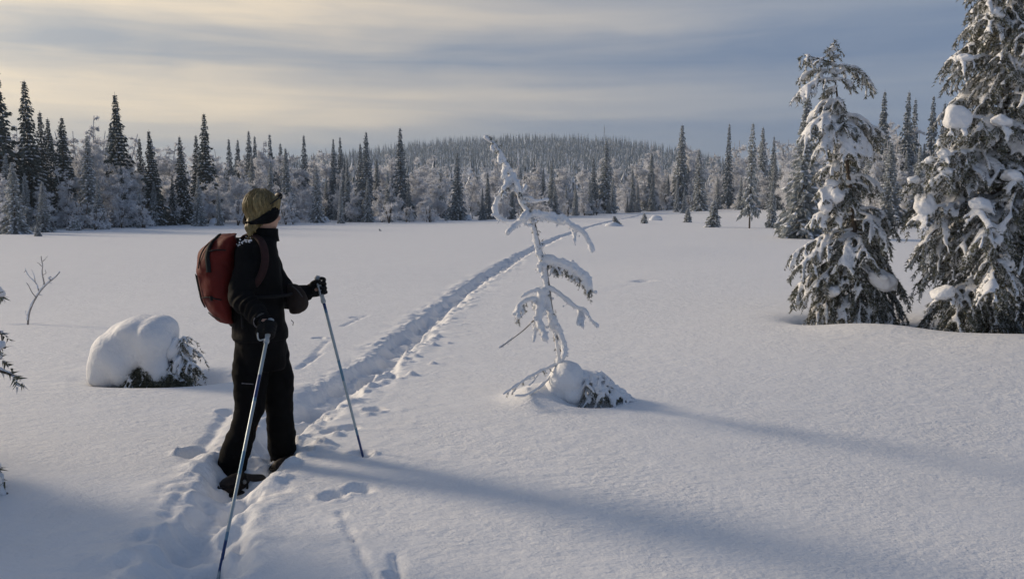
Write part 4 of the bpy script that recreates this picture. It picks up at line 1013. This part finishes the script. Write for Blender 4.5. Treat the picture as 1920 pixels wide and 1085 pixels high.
# ------------------------------------------------------------------ the hiker
M_SKIN = simple('skin', (.50, .30, .22), .55, .08, 8)
M_JACKET = simple('black_softshell', (.0050, .0050, .0056), .85, .4, 9, .006, 38, .12)
M_TROUS = simple('black_trousers', (.0036, .0036, .004), .88, .4, 7, .006, 34, .10)
M_GLOVE = simple('black_glove', (.011, .011, .011), .8, .3, 30, .002, 160, .15)
M_BAND = simple('black_fleece', (.008, .008, .009), .95, .3, 60, .002, 220, .08)
M_PACK = simple('red_pack_cloth', (.108, .0105, .0072), .7, .22, 9, .004, 50, .2)
M_PACKB = simple('black_pack_cloth', (.013, .013, .014), .8, .3, 14, .002, 90, .15)
M_POUCH = simple('dark_brown_cloth', (.030, .022, .019), .85, .3, 14, .002, 90, .15)
M_BOOT = simple('boot_leather', (.017, .012, .010), .65, .4, 20, .003, 60, .3)
M_BUCKLE = simple('grey_strap', (.16, .16, .16), .5, .2, 30)
M_LENS = simple('dark_plastic', (.008, .008, .009), .45, .1, 10, spec=.3)
M_ZIP = simple('grey_piping', (.045, .045, .048), .6, .2, 30)
M_LOGO = simple('grey_print', (.16, .155, .17), .7, .1, 30)
def hair_mat():
    m_, q, p = new_mat('blond_hair'); t = q.n('ShaderNodeTexCoord').outputs['Object']
    mp_ = q.n('ShaderNodeMapping', i_Vector=t); mp_.inputs['Scale'].default_value = (14, 14, 2.2)
    nz = q.noise(mp_.outputs[0], 8.0, 4.0, .7); nz2 = q.noise(t, 10, 2)
    c = q.mix(q.rng(nz, .3, .7), (.085, .062, .020, 1), (.36, .275, .115, 1)); c = q.mix(q.rng(nz2, .35, .65, 0, .4), c, (.13, .095, .036, 1))
    q.put(p.inputs['Base Color'], c); p.inputs['Roughness'].default_value = .5
    bn = q.n('ShaderNodeBump', i_Strength=.7, i_Distance=.006, i_Height=nz); q.put(p.inputs['Normal'], bn.outputs[0]); return m_
M_HAIR = hair_mat()
def pole_mat():
    m_, q, p = new_mat('pole_lacquer'); t = q.n('ShaderNodeTexCoord').outputs['Object']
    sx = q.n('ShaderNodeSeparateXYZ', i_0=t).outputs[2]
    w = q.m('SINE', q.m('MULTIPLY', sx, 16.0)); w2 = q.m('SINE', q.m('MULTIPLY_ADD', sx, 7.3, 1.2))
    c = q.mix(q.rng(w, .55, .62), (.36, .43, .46, 1), (.12, .24, .34, 1)); c = q.mix(q.rng(w2, .86, .90), c, (.02, .05, .16, 1))
    q.put(p.inputs['Base Color'], c); p.inputs['Roughness'].default_value = .35; p.inputs['Metallic'].default_value = .25; return m_
M_POLE = pole_mat(); M_GRIP = simple('pale_grip', (.40, .43, .44), .6, .15, 40)
UP = np.array([0, 0, 1.])
FW = nrm([.86, .51, 0]); RT = nrm([FW[1], -FW[0], 0])          # facing direction, her right hand side (towards the camera)
def folds(V, N, amp, specs, seed):
    d = 0
    for (sx_, sz_), w in specs: d = d + w * vn3(V * np.array([sx_, sx_, sz_]), 1.0, seed); seed += 3
    return V + N * (amp * d)[:, None]
def build_person():
    Yb = 4.78
    def Q(px, py, dy=0): return P(px, py, Yb + dy)
    feet = (FOOT_R + FOOT_L) / 2
    t = thing('person', 'hiker in black jacket and trousers with blond hair, seen from behind, holding two poles', 'person', (feet[0], feet[1], feet[2]))
    # joints
    pel = Q(489, 636); chest = Q(480, 500, 0); neck = Q(492, 446, .0); head = Q(494, 399, .0)
    shR = Q(464, 474, 0) + RT * .10; shL = Q(494, 470, 0) - RT * .12
    elR = Q(452, 556, -.20); wrR = Q(490, 597, -.34); haR = Q(504, 618, -.38)
    elL = Q(538, 556, .13); wrL = Q(577, 548, .16); haL = Q(600, 540, .16)
    hipR = Q(470, 640, 0) + RT * .05; hipL = Q(512, 640, 0) - RT * .05
    knR = Q(470, 772, -.06); anR = Q(433, 900, -.04); knL = Q(523, 768, .14); anL = Q(533, 874, .24)
    gaze = nrm([.54, .84, -.05]); gr = nrm(np.cross(gaze, UP)); gu = np.cross(gr, gaze)
    HB = np.stack([gr, gaze, gu], 1)                           # head frame: right, front, up
    def hp(x, y, z): return head + HB @ np.array([x, y, z])
    # --- body: head with face, neck, torso, limbs and hands, one continuous surface
    A = Acc()
    add_ell(A, hp(0, -.012, .022), (.073, .092, .092), 3, HB); add_ell(A, hp(0, .022, -.035), (.058, .066, .075), 3, HB); add_ell(A, hp(0, .055, -.085), (.030, .030, .026), 2, HB)
    add_ell(A, hp(0, .092, -.022), (.012, .020, .022), 2, HB @ np.array([[1, 0, 0], [0, .9, -.43], [0, .43, .9]])); add_ell(A, hp(0, .076, .022), (.05, .018, .014), 2, HB)
    add_ell(A, hp(0, .078, -.055), (.022, .013, .010), 2, HB); add_ell(A, hp(.036, .062, -.025), (.024, .020, .020), 2, HB); add_ell(A, hp(-.036, .062, -.025), (.024, .020, .020), 2, HB)
    for sx_ in (-1, 1): add_ell(A, hp(.075 * sx_, -.008, -.008), (.010, .020, .032), 2, HB)
    add_tube(A, [head - UP * .05, neck, neck - UP * .05], [.052, .05, .055], 12)
    add_loft(A, [(neck - UP * .04, RT * .09, FW * .05), (chest + UP * .08, RT * .15, FW * .085), (chest, RT * .145, FW * .09), (Q(486, 570), RT * .12, FW * .085), (pel, RT * .14, FW * .095), (pel - UP * .08, RT * .12, FW * .08)], 16, 14)
    for a_, b_, c_, d_ in ((shR, elR, wrR, haR), (shL, elL, wrL, haL)):
        add_tube(A, cr([a_, b_, c_, d_ - (d_ - c_) * .25], 16), np.linspace(.044, .016, 16), 10)
    for a_, b_, c_ in ((hipR, knR, anR), (hipL, knL, anL)): add_tube(A, cr([a_, b_, c_], 16), np.linspace(.075, .04, 16), 10)
    V, F, N = remesh(A, .0075, 4); wpart('body', V, F, M_SKIN, t)
    # --- jacket
    A = Acc()
    add_loft(A, [(Q(490, 441), RT * .075, FW * .075), (Q(487, 449), RT * .125, FW * .088), (Q(480, 464), RT * .175, FW * .108), (Q(478, 500), RT * .185, FW * .128), (Q(484, 545), RT * .170, FW * .130),
                 (Q(487, 585), RT * .172, FW * .135), (Q(488, 615), RT * .182, FW * .143), (Q(488, 634), RT * .186, FW * .146)], 26, 26)
    for a_, b_, c_, r_ in ((shR, elR, wrR, (.080, .070, .056, .048)), (shL, elL, wrL, (.08, .068, .055, .045))):
        q = cr([a_ + UP * .005, (a_ + b_) / 2 + (b_ - a_) * .0, b_, (b_ + c_) / 2, c_ + nrm(c_ - b_) * .012], 18); add_tube(A, q, np.interp(np.linspace(0, 1, 18), [0, .5, .75, 1], r_), 14)
        add_ell(A, a_ + UP * .0, (.082, .082, .075), 3)
    V, F, N = remesh(A, .0075, 6)
    V = folds(V, N, .007, [((9, 22), 1.0), ((22, 30), .55), ((5, 9), .8)], 3)
    # crumpled cuff end of the near sleeve
    ds = np.linalg.norm(V - (elR * .35 + wrR * .65), axis=1); axr = nrm(wrR - elR); V = V + N * (.010 * np.exp(-(ds / .10) ** 2) * np.sin(((V - elR) @ axr) * 150 + 2 * vn3(V, 14, 4)))[:, None]
    jk = wpart('jacket', V, F, M_JACKET, t)
    # stand-up collar
    A = Acc(); n_ = 26; a = np.linspace(0, 2 * pi, n_)
    cc = Q(494, 440)
    def ring(z, r1, r2, tilt=.0): return cc + UP * z + np.cos(a)[:, None] * RT * r1 + np.sin(a)[:, None] * FW * r2 + np.sin(a)[:, None] * UP * tilt
    rows = [ring(-.035, .083, .083), ring(.0, .074, .078), ring(.035, .071, .078, -.004), ring(.037, .063, .070, -.004), ring(0, .064, .068)]
    V = np.vstack(rows); i_ = np.arange(4)[:, None] * n_; j_ = np.arange(n_ - 1)[None]; Qd = np.stack([i_ + j_, i_ + j_ + 1, i_ + n_ + j_ + 1, i_ + n_ + j_], -1).reshape(-1, 4)
    wpart('collar', V, [Qd], M_JACKET, jk)
    A = Acc(); zp = Q(521, 441, .02); add_tube(A, [zp, zp - UP * .025 + FW * .004], .003, 5); V, F, mi = A.get(); wpart('zip_puller', V, F, M_BUCKLE, jk)
    A = Acc(); zp = Q(546, 600, .0); add_tube(A, [zp, zp + FW * .012 - UP * .012, zp + FW * .008 - UP * .03], .0022, 5); V, F, mi = A.get(); wpart('hem_cord', V, F, M_ZIP, jk)
    # pale reflective trim round the near cuff
    dcf = nrm(haR - elR); BF = basis(dcf, (1, 0, 0)); A = Acc(); cf = wrR + dcf * .012
    add_tube(A, [cf + BF @ np.array([.047 * cos(q), .044 * sin(q), .006 * sin(2 * q)]) for q in np.linspace(pi * .75, pi * 1.85, 14)], .0035, 6); V, F, mi = A.get(); wpart('cuff_trim', V, F, M_LOGO, jk)
    # --- trousers
    A = Acc()
    add_loft(A, [(Q(488, 622), RT * .165, FW * .130), (Q(488, 650), RT * .170, FW * .138), (Q(489, 690), RT * .150, FW * .125)], 24, 8)
    def leg(px_list, dys):
        secs = [];
        for (cx, cy, hw), dy in zip(px_list, dys):
            c = Q(cx, cy, dy); w = hw * px2m(Yb + dy); secs.append((c, np.array([w, 0, 0]), np.array([0, w * .98, 0])))
        add_loft(A, secs, 22, 26)
    leg([(469, 644, 30), (468, 690, 33), (470, 735, 30), (466, 775, 28), (452, 815, 28), (440, 850, 29), (434, 885, 28), (433, 906, 27)], [-.03, -.05, -.06, -.07, -.07, -.06, -.05, -.04])
    leg([(511, 644, 27), (517, 690, 30), (522, 735, 28), (524, 775, 26), (527, 815, 26), (530, 845, 27), (533, 866, 27), (534, 880, 27)], [.04, .07, .10, .13, .17, .2, .22, .23])
    V, F, N = remesh(A, .008, 5); V = folds(V, N, .007, [((8, 20), 1.0), ((20, 34), .5), ((5, 6), .7)], 13)
    tr_ = wpart('trousers', V, F, M_TROUS, t)
    # small print on the thigh, laid on the cloth
    A = Acc(); near = V[(np.abs(V[:, 0] - Q(474, 713)[0]) < .06)]
    for k in range(9):
        px = 464 + k * 2.4; py = 711.5 + k * .22; c = Q(px, py, -.05); m_ = np.abs(V[:, 0] - c[0]) + np.abs(V[:, 2] - c[2]) * 1.0; cand = V[np.argsort(m_)[:60]]; c = np.array([c[0], cand[:, 1].min() - .0025, c[2]])
        w = .0022 if k % 3 else .0028; h_ = .0026 + .0012 * (k == 0)
        A.add(np.array([c + [-w, 0, -h_], c + [w, 0, -h_], c + [w, 0, h_], c + [-w, 0, h_], c + [-w, .002, -h_], c + [w, .002, -h_], c + [w, .002, h_], c + [-w, .002, h_]]), np.array([[0, 1, 2, 3], [0, 4, 5, 1], [1, 5, 6, 2], [2, 6, 7, 3], [3, 7, 4, 0], [7, 6, 5, 4]]))
    V2, F2, mi = A.get(); wpart('thigh_print', V2, F2, M_LOGO, tr_, False)
    # --- boots with bindings
    def boot(an, heel, toe_dir, lift):
        d = nrm(toe_dir); sd = nrm(np.cross(d, UP)); A = Acc(); z0 = heel[2]
        add_loft(A, [(an + UP * .03, sd * .052, d * .055), (an - UP * .02, sd * .05, d * .058), (heel + UP * .05, sd * .047, d * .06)], 16, 6)
        add_loft(A, [(heel - d * .055 + UP * .035, sd * .028, UP * .030), (heel - d * .03 + UP * .035, sd * .040, UP * .045), (heel + d * .05 + UP * .04, sd * .043, UP * .05), (heel + d * .13 + UP * .025, sd * .047, UP * .036), (heel + d * .19 + UP * .02, sd * .036, UP * .026), (heel + d * .205 + UP * .018, sd * .02, UP * .016)], 16, 14)
        V, F, N = remesh(A, .006, 4); o = wpart('boot', V, F, M_BOOT, t)
        A = Acc(); add_loft(A, [(heel - d * .062 - UP * .012, sd * .02, UP * .010), (heel - d * .03 - UP * .012, sd * .043, UP * .014), (heel + d * .06 - UP * .012, sd * .043, UP * .013), (heel + d * .14 - UP * .012, sd * .05, UP * .012), (heel + d * .21 - UP * .008, sd * .024, UP * .009)], 14, 12)
        V, F, mi = A.get(); wpart('sole', V, F, M_PACKB, o)
        A = Acc(); c = heel + UP * .035
        add_tube(A, [c + d * (-.072 * cos(q)) + sd * (.056 * sin(q)) + UP * (.012 - .014 * cos(q)) for q in np.linspace(-2.0, 2.0, 18)], .0065, 6)
        add_tube(A, [heel + d * .06 + sd * (.055 * cos(q)) + UP * (.03 + .065 * sin(q)) for q in np.linspace(-.3, pi + .3, 14)], .007, 6)
        V, F, mi = A.get(); wpart('binding_strap', V, F, M_PACKB, o)
        A = Acc(); add_ell(A, heel + d * .045 + sd * .055 + UP * .05, (.010, .010, .014), 2); V, F, mi = A.get(); wpart('buckle', V, F, M_BUCKLE, o)
    hR = FOOT_R + np.array([0, .0, .005]); hL = FOOT_L + np.array([-.01, 0, .0])
    boot(anR - UP * .02, hR, FW * .7 + np.array([.1, .5, 0]), 0); boot(anL - UP * .02, hL, FW * .8 + np.array([0, .4, 0]), 0)
    # --- hair, head band, sunglasses
    A = Acc(); add_ell(A, hp(0, -.020, .030), (.079, .096, .096), 4, HB); add_ell(A, hp(.03, -.055, .045), (.045, .055, .062), 3, HB); add_ell(A, hp(-.035, -.035, .05), (.045, .06, .06), 3, HB); add_ell(A, hp(.05, .02, .045), (.034, .05, .05), 3, HB); add_ell(A, hp(-.05, .02, .045), (.034, .05, .05), 3, HB); add_ell(A, hp(0, -.045, -.025), (.060, .052, .055), 3, HB); add_ell(A, hp(.006, -.070, -.075), (.022, .022, .04), 3, HB)
    add_tube(A, [hp(.0, -.085, -.045), hp(.006, -.105, -.085), hp(.012, -.10, -.125)], [.022, .020, .010], 12)
    V, F, N = remesh(A, .006, 5)
    L_ = (V - head) @ HB; ang = np.arctan2(L_[:, 0], -L_[:, 1])
    V = V + N * (.0030 * np.sin(ang * 26 + 5 * vn3(V, 16, 2) + L_[:, 2] * 40) + .003 * vn3(V * np.array([1, 1, .4]), 40, 3))[:, None]
    face = (L_[:, 1] > .052) & (L_[:, 2] < .06); V[face] -= (HB @ np.array([0, .035, 0])) * ((L_[face, 1:2] - .052) / .03)
    hr = wpart('hair', V, F, M_HAIR, t)
    A = Acc()
    sr_ = np.random.default_rng(8)
    for k in range(150):                                       # locks swept back over the head and gathered at the nape
        a0 = sr_.uniform(-2.5, 2.5); th0 = sr_.uniform(.05, .7); off = sr_.uniform(.000, .0045); pts = []; end = sr_.uniform(1.5, 2.0)
        for q in np.linspace(th0, end, 9):
            aa = a0 * (1 - .45 * max(0, q - .9)); rr = np.array([(.080 + off) * math.sin(aa) * math.sin(q), -.021 - (.097 + off) * math.cos(aa) * math.sin(q), .030 + (.0965 + off) * math.cos(q)]); pts.append(hp(*rr) + sr_.normal(0, .0008, 3))
        add_tube(A, pts, sr_.uniform(.0010, .0026) * np.sin(np.linspace(.35, 2.9, 9)), 4)
    for k in range(16):
        p0 = hp(sr_.normal(.004, .010), -.085, -.05); p1 = hp(sr_.normal(.010, .009), -.095, -.09); p2 = hp(sr_.normal(.012, .012), -.095 + sr_.normal(0, .012), -.135 + sr_.normal(0, .012)); add_tube(A, cr([p0, p1, p2], 7), np.linspace(.004, .0012, 7), 4)
    V, F, mi = A.get(); tag(wpart('strands', V, F, M_HAIR, hr), None, kind='stuff')
    n_ = 44; a = np.linspace(0, 2 * pi, n_); up_w = .009 + .024 * np.abs(np.sin(a)) ** 3 + .006 * (1 - np.cos(a)) / 2
    def brow(off, k): return np.stack([hp((.0815 + off) * sin(q), -.014 - (.096 + off) * cos(q), -.058 + .044 * (1 - cos(q)) + k * w_) for q, w_ in zip(a, up_w)])
    rows = [brow(-.006, -1), brow(.003, -1), brow(.006, -.3), brow(.006, .4), brow(.002, 1), brow(-.006, 1)]; V = np.vstack(rows)
    i_ = np.arange(5)[:, None] * n_; j_ = np.arange(n_ - 1)[None]; Qd = np.stack([i_ + j_, i_ + j_ + 1, i_ + n_ + j_ + 1, i_ + n_ + j_], -1).reshape(-1, 4); wpart('headband', V, [Qd], M_BAND, t)
    A = Acc()
    for sx_ in (-1, 1): add_ell(A, hp(.036 * sx_, .072, .092), (.030, .010, .022), 3, HB)
    add_tube(A, [hp(-.01, .08, .096), hp(.01, .08, .096)], .004, 6)
    for sx_ in (-1, 1): add_tube(A, cr([hp(.066 * sx_, .068, .095), hp(.083 * sx_, .02, .075), hp(.086 * sx_, -.03, .045)], 8), .0035, 5)
    V, F, mi = A.get(); sg = wpart('sunglasses', V, F, M_LENS, t)
    # --- gloves closed round the pole grips
    def glove(hand, wrist, pdir, flip, spread):
        p = nrm(pdir); w = nrm(hand - wrist); w = nrm(w - p * np.dot(w, p)); b_ = np.cross(p, w) * flip      # p along the grip, w away from the wrist, b_ to the palm side
        A = Acc(); pc = hand - w * .028 - b_ * .006
        add_loft(A, [(wrist - nrm(hand - wrist) * .03, p * .040, b_ * .040), (wrist, p * .040, b_ * .036), (wrist * .5 + hand * .5 - w * .02, p * .038, b_ * .030), (hand - w * .062, p * .038, b_ * .024), (pc, p * .044, b_ * .022), (hand - w * .004 - b_ * .022, p * .042, b_ * .014)], 16, 14)
        for k in range(4):
            o = hand + p * (.031 - .0205 * k); ln = (.9, 1.0, .95, .78)[k]; sp = spread * (1.2, .8, .4, .1)[k]
            pts = [o - w * .022 - b_ * .024]
            for q in np.linspace(-1.35, 2.1 * ln - sp, 8): pts.append(o + w * (.026 + .010 * sp) * math.cos(q) + b_ * .026 * math.sin(q) + p * sp * .012 * (q + 1))
            add_tube(A, cr(pts, 16), np.linspace(.0115, .0092, 16), 9)
        pts = [hand - w * .045 + p * .022, hand - w * .030 + b_ * .022 + p * .036, hand - w * .004 + b_ * .034 + p * .040, hand + w * .018 + b_ * .030 + p * .034]
        add_tube(A, cr(pts, 12), np.linspace(.0135, .010, 12), 9)
        V, F, N = remesh(A, .0042, 2); g_ = wpart('glove', V, F, M_GLOVE, t)
        A = Acc(); BF = basis(nrm(hand - wrist)); add_tube(A, [wrist + BF @ np.array([.038 * cos(q), .038 * sin(q), 0]) for q in np.linspace(0, 2 * pi, 16)], .005, 6); V, F, mi = A.get(); wpart('cuff_band', V, F, M_ZIP, g_)
        return p
    tipR = G(413, 1064, True); tipL = G(680, 853, True)
    tipL = np.array([tipL[0], tipL[1], tipL[2]]); 
    pR = nrm(haR - tipR); pL = nrm(haL - tipL)
    glove(haR, wrR, pR, 1, .15); glove(haL, wrL, pL, -1, .8)
    # snow dusted on the shoulder and near sleeve
    A = Acc(); rg = np.random.default_rng(4)
    for k in range(46):
        q = rg.random(); px, py = (448 + 20 * q + rg.normal(0, 3), 460 - 12 * q + rg.normal(0, 3)); add_ell(A, Q(px, py, -.14 + .03 * rg.random()), .0022 + .003 * rg.random(), 1)
    V, F, mi = A.get(); tag(wpart('snow_dust', V, F, M_SNOW_FAR, jk), None, kind='stuff')
    # --- poles (each a thing of its own)
    def pole(tip, hand, p, label, ahead):
        L = np.linalg.norm(hand - tip); o = thing('ski_pole', label, 'ski pole', tuple(tip), 'hiking poles of the hiker')
        o.rotation_euler = Vector(p).to_track_quat('Z', 'Y').to_euler()
        A = Acc(); add_tube(A, [[0, 0, -.12], [0, 0, .3], [0, 0, L * .7], [0, 0, L - .06]], [.0062, .0075, .0085, .009], 12); link('shaft', acc_mesh('pole_shaft', A), M_POLE, o)
        A = Acc(); zz = np.linspace(L - .085, L + .065, 14); add_tube(A, np.stack([zz * 0, zz * 0, zz], 1), .0125 + .0018 * np.sin(np.linspace(0, 22, 14)) + .004 * (np.linspace(0, 1, 14) > .88), 12); link('grip', acc_mesh('pole_grip', A), M_GRIP, o)
        A = Acc(); q = np.linspace(0, 2 * pi, 20); add_tube(A, np.stack([.05 * np.cos(q), .05 * np.sin(q), 0 * q - .10], 1), .004, 6)
        for k in range(4): add_tube(A, [[0, 0, -.10], [.05 * cos(k * pi / 2), .05 * sin(k * pi / 2), -.10]], .004, 5)
        link('basket', acc_mesh('pole_basket', A), M_PACKB, o)
        A = Acc(); add_tube(A, cr([[0, 0, L + .06], [.03, .01, L + .03], [.045, .02, L - .03], [.035, .01, L - .075], [.008, 0, L - .06]], 16), .0042, 6); link('wrist_strap', acc_mesh('pole_strap', A), M_GRIP, o)
    pole(tipR, haR, pR, 'pale blue pole in the hiker\'s near hand, slanting towards the camera', 0)
    pole(tipL, haL, pL, 'pale blue pole in the hiker\'s outstretched far hand', 1)
    # --- backpack
    bk = -FW
    pb = Q(412, 522, -.02)
    o = thing('backpack', 'bulging red backpack with black side panels on the hiker\'s back', 'backpack', tuple(pb - UP * .24))
    A = Acc()
    secs = []
    for py, xl, xr, hw in [(437.5, 420, 442, .03), (438.5, 411, 445, .085), (443, 399, 448, .115), (456, 383, 449, .135), (478, 370, 448, .15), (504, 365.5, 446, .158), (530, 366, 444, .16), (555, 370, 442, .158), (576, 378, 440, .15), (593, 394, 438, .135), (602, 408, 436, .10), (606, 420, 434, .04)]:
        c = Q((xl + xr) / 2, py, -.02); half = (xr - xl) / 2 * px2m(Yb)
        # ellipse in the horizontal plane whose outline is as wide as in the picture
        dd = max(.04, math.sqrt(max(1e-4, half ** 2 - (hw * RT[0]) ** 2)) / abs(bk[0])); secs.append((c, RT * hw, bk * dd))
    add_loft(A, secs, 30, 30); V, F, N = remesh(A, .008, 3)
    V = folds(V, N, .010, [((7, 6), 1.0), ((14, 20), .7), ((34, 40), .25)], 23); wpart('pack_body', V, F, M_PACK, o); PV = V.copy(); PN = N.copy()
    def strip(pxs, wpx, mat, nm, off=.004, rise=.002):
        """band of cloth laid on the pack's near surface along a line of picture points"""
        c = []
        for px, py in pxs:
            g_ = Q(px, py, 0); m_ = np.hypot(PV[:, 0] - g_[0], PV[:, 2] - g_[2]); cand = np.argsort(m_)[:40]; k = cand[np.argmin(PV[cand, 1])]; c.append((np.array([g_[0], PV[k, 1], g_[2]]), PN[k]))
        pts = cr([q[0] for q in c], 4 * len(c)); nn = nrm(cr([q[1] for q in c], 4 * len(c))); tt = nrm(np.gradient(pts, axis=0)); sd = nrm(np.cross(tt, nn)); w = wpx * px2m(Yb) / 2
        rows = [pts - sd * w - nn * .004, pts - sd * w + nn * off, pts + nn * (off + rise), pts + sd * w + nn * off, pts + sd * w - nn * .004]; m = len(pts); V = np.stack(rows, 1).reshape(-1, 3)
        i_ = np.arange(m - 1)[:, None] * 5; j_ = np.arange(4)[None]; Qd = np.stack([i_ + j_, i_ + j_ + 1, i_ + 5 + j_ + 1, i_ + 5 + j_], -1).reshape(-1, 4); wpart(nm, V, [Qd], mat, o)
    strip([(412, 440), (407, 455), (406, 475), (409, 492), (410, 506)], 9, M_PACKB, 'side_zip')
    strip([(378, 512), (380, 530), (382, 548), (384, 562), (388, 574)], 9, M_PACKB, 'rear_panel', .0015, .001); strip([(386, 500), (388, 478), (395, 462), (404, 452)], 2, M_PACKB, 'seam', .001, .001)
    strip([(396, 584), (410, 590), (426, 594)], 2, M_PACKB, 'base_seam', .001, .001)
    strip([(388, 556), (402, 552), (418, 553), (434, 556)], 2.2, M_PACKB, 'compression_strap', .002, .001); strip([(414, 549), (414, 553), (414, 557)], 5, M_PACKB, 'buckle', .004, .003)
    strip([(404, 470), (420, 466), (440, 466)], 2.2, M_PACKB, 'compression_strap', .002, .001)
    # black harness side between pack and back, straps
    A = Acc(); add_loft(A, [(Q(447, 446, .02), RT * .10, bk * .03), (Q(448, 480, .02), RT * .14, bk * .035), (Q(446, 540, .02), RT * .15, bk * .04), (Q(442, 600, .02), RT * .13, bk * .035), (Q(441, 612, .02), RT * .10, bk * .02)], 20, 16); V, F, mi = A.get(); wpart('back_panel', V, F, M_PACKB, o)
    def strap(pts, r, nm, mat): 
        A = Acc(); q = cr(pts, 22); tt = nrm(np.gradient(q, axis=0)); secs = [(q[k], nrm(np.cross(tt[k], FW)) * r * .4, nrm(np.cross(tt[k], np.cross(tt[k], FW)) + 1e-6) * r) for k in range(22)]; add_loft(A, secs, 10); V, F, mi = A.get(); wpart(nm, V, F, mat, o)
    strap([Q(452, 452, -.02), Q(466, 440, -.05) , Q(484, 446, -.11), Q(494, 462, -.15), Q(497, 490, -.165), Q(488, 520, -.175), Q(468, 545, -.17), Q(450, 565, -.12)], .021, 'shoulder_strap', simple('strap_webbing', (.028, .010, .010), .8, .3, 30))
    A = Acc(); add_tube(A, [Q(452, 560, -.165), Q(453, 585, -.17), Q(455, 615, -.17)], .006, 6); V, F, mi = A.get(); wpart('loose_strap', V, F, M_PACKB, o)
    # --- pouch at the belly
    pc = Q(556, 560, -.03); o = thing('waist_pouch', 'small dark brown pouch hanging at the front of the hiker\'s waist', 'pouch', tuple(pc - UP * .08))
    A = Acc(); s_ = px2m(Yb)
    add_loft(A, [(Q(546, 531, -.03), FW * .010, RT * .05), (Q(550, 536, -.03), FW * .030, RT * .07), (Q(556, 550, -.03), FW * .046, RT * .08), (Q(559, 566, -.03), FW * .053, RT * .082), (Q(558, 579, -.03), FW * .045, RT * .075), (Q(552, 587, -.03), FW * .022, RT * .05)], 20, 16)
    V, F, N = remesh(A, .006, 4); V = folds(V, N, .004, [((14, 14), 1), ((34, 34), .5)], 8); pv = wpart('pouch_body', V, F, M_POUCH, o)
    A = Acc(); add_tube(A, cr([Q(548, 536, -.12), Q(558, 544, -.125), Q(567, 556, -.11)], 10), .003, 6); V, F, mi = A.get(); wpart('zip', V, F, M_ZIP, o)
    A = Acc(); add_tube(A, cr([Q(548, 548, -.02), Q(543, 552, -.13), Q(510, 556, -.19), Q(470, 557, -.19), Q(448, 556, -.12)], 24), .008, 8); V, F, mi = A.get(); wpart('belt', V, F, M_PACKB, o)
build_person()

# ------------------------------------------------------------------ thin winter air
def build_haze():
    m_ = bpy.data.materials.new('winter_air'); m_.use_nodes = True; t = m_.node_tree; t.nodes.clear(); q = NB(t)
    vol = q.n('ShaderNodeVolumePrincipled'); vol.inputs['Color'].default_value = (.62, .78, 1.0, 1); vol.inputs['Density'].default_value = .0006; vol.inputs['Anisotropy'].default_value = .2
    q.n('ShaderNodeOutputMaterial', i_Volume=vol.outputs[0])
    A = Acc(); x0, x1, y0, y1, z0, z1 = -1500, 1500, -60, 1500, -4, 70
    A.add(np.array([[x, y, z] for z in (z0, z1) for y in (y0, y1) for x in (x0, x1)]), np.array([[0, 2, 3, 1], [4, 5, 7, 6], [0, 1, 5, 4], [2, 6, 7, 3], [0, 4, 6, 2], [1, 3, 7, 5]]))
    o = link('haze', acc_mesh('haze', A, False), m_); tag(o, 'thin bluish winter haze over the whole bog', None, None, 'stuff')
build_haze()
print('triangles', sum(sum(max(1, p.loop_total - 2) for p in m.polygons) if len(m.polygons) < 1 else int(len(m.loops) - 2 * len(m.polygons)) for m in bpy.data.meshes))
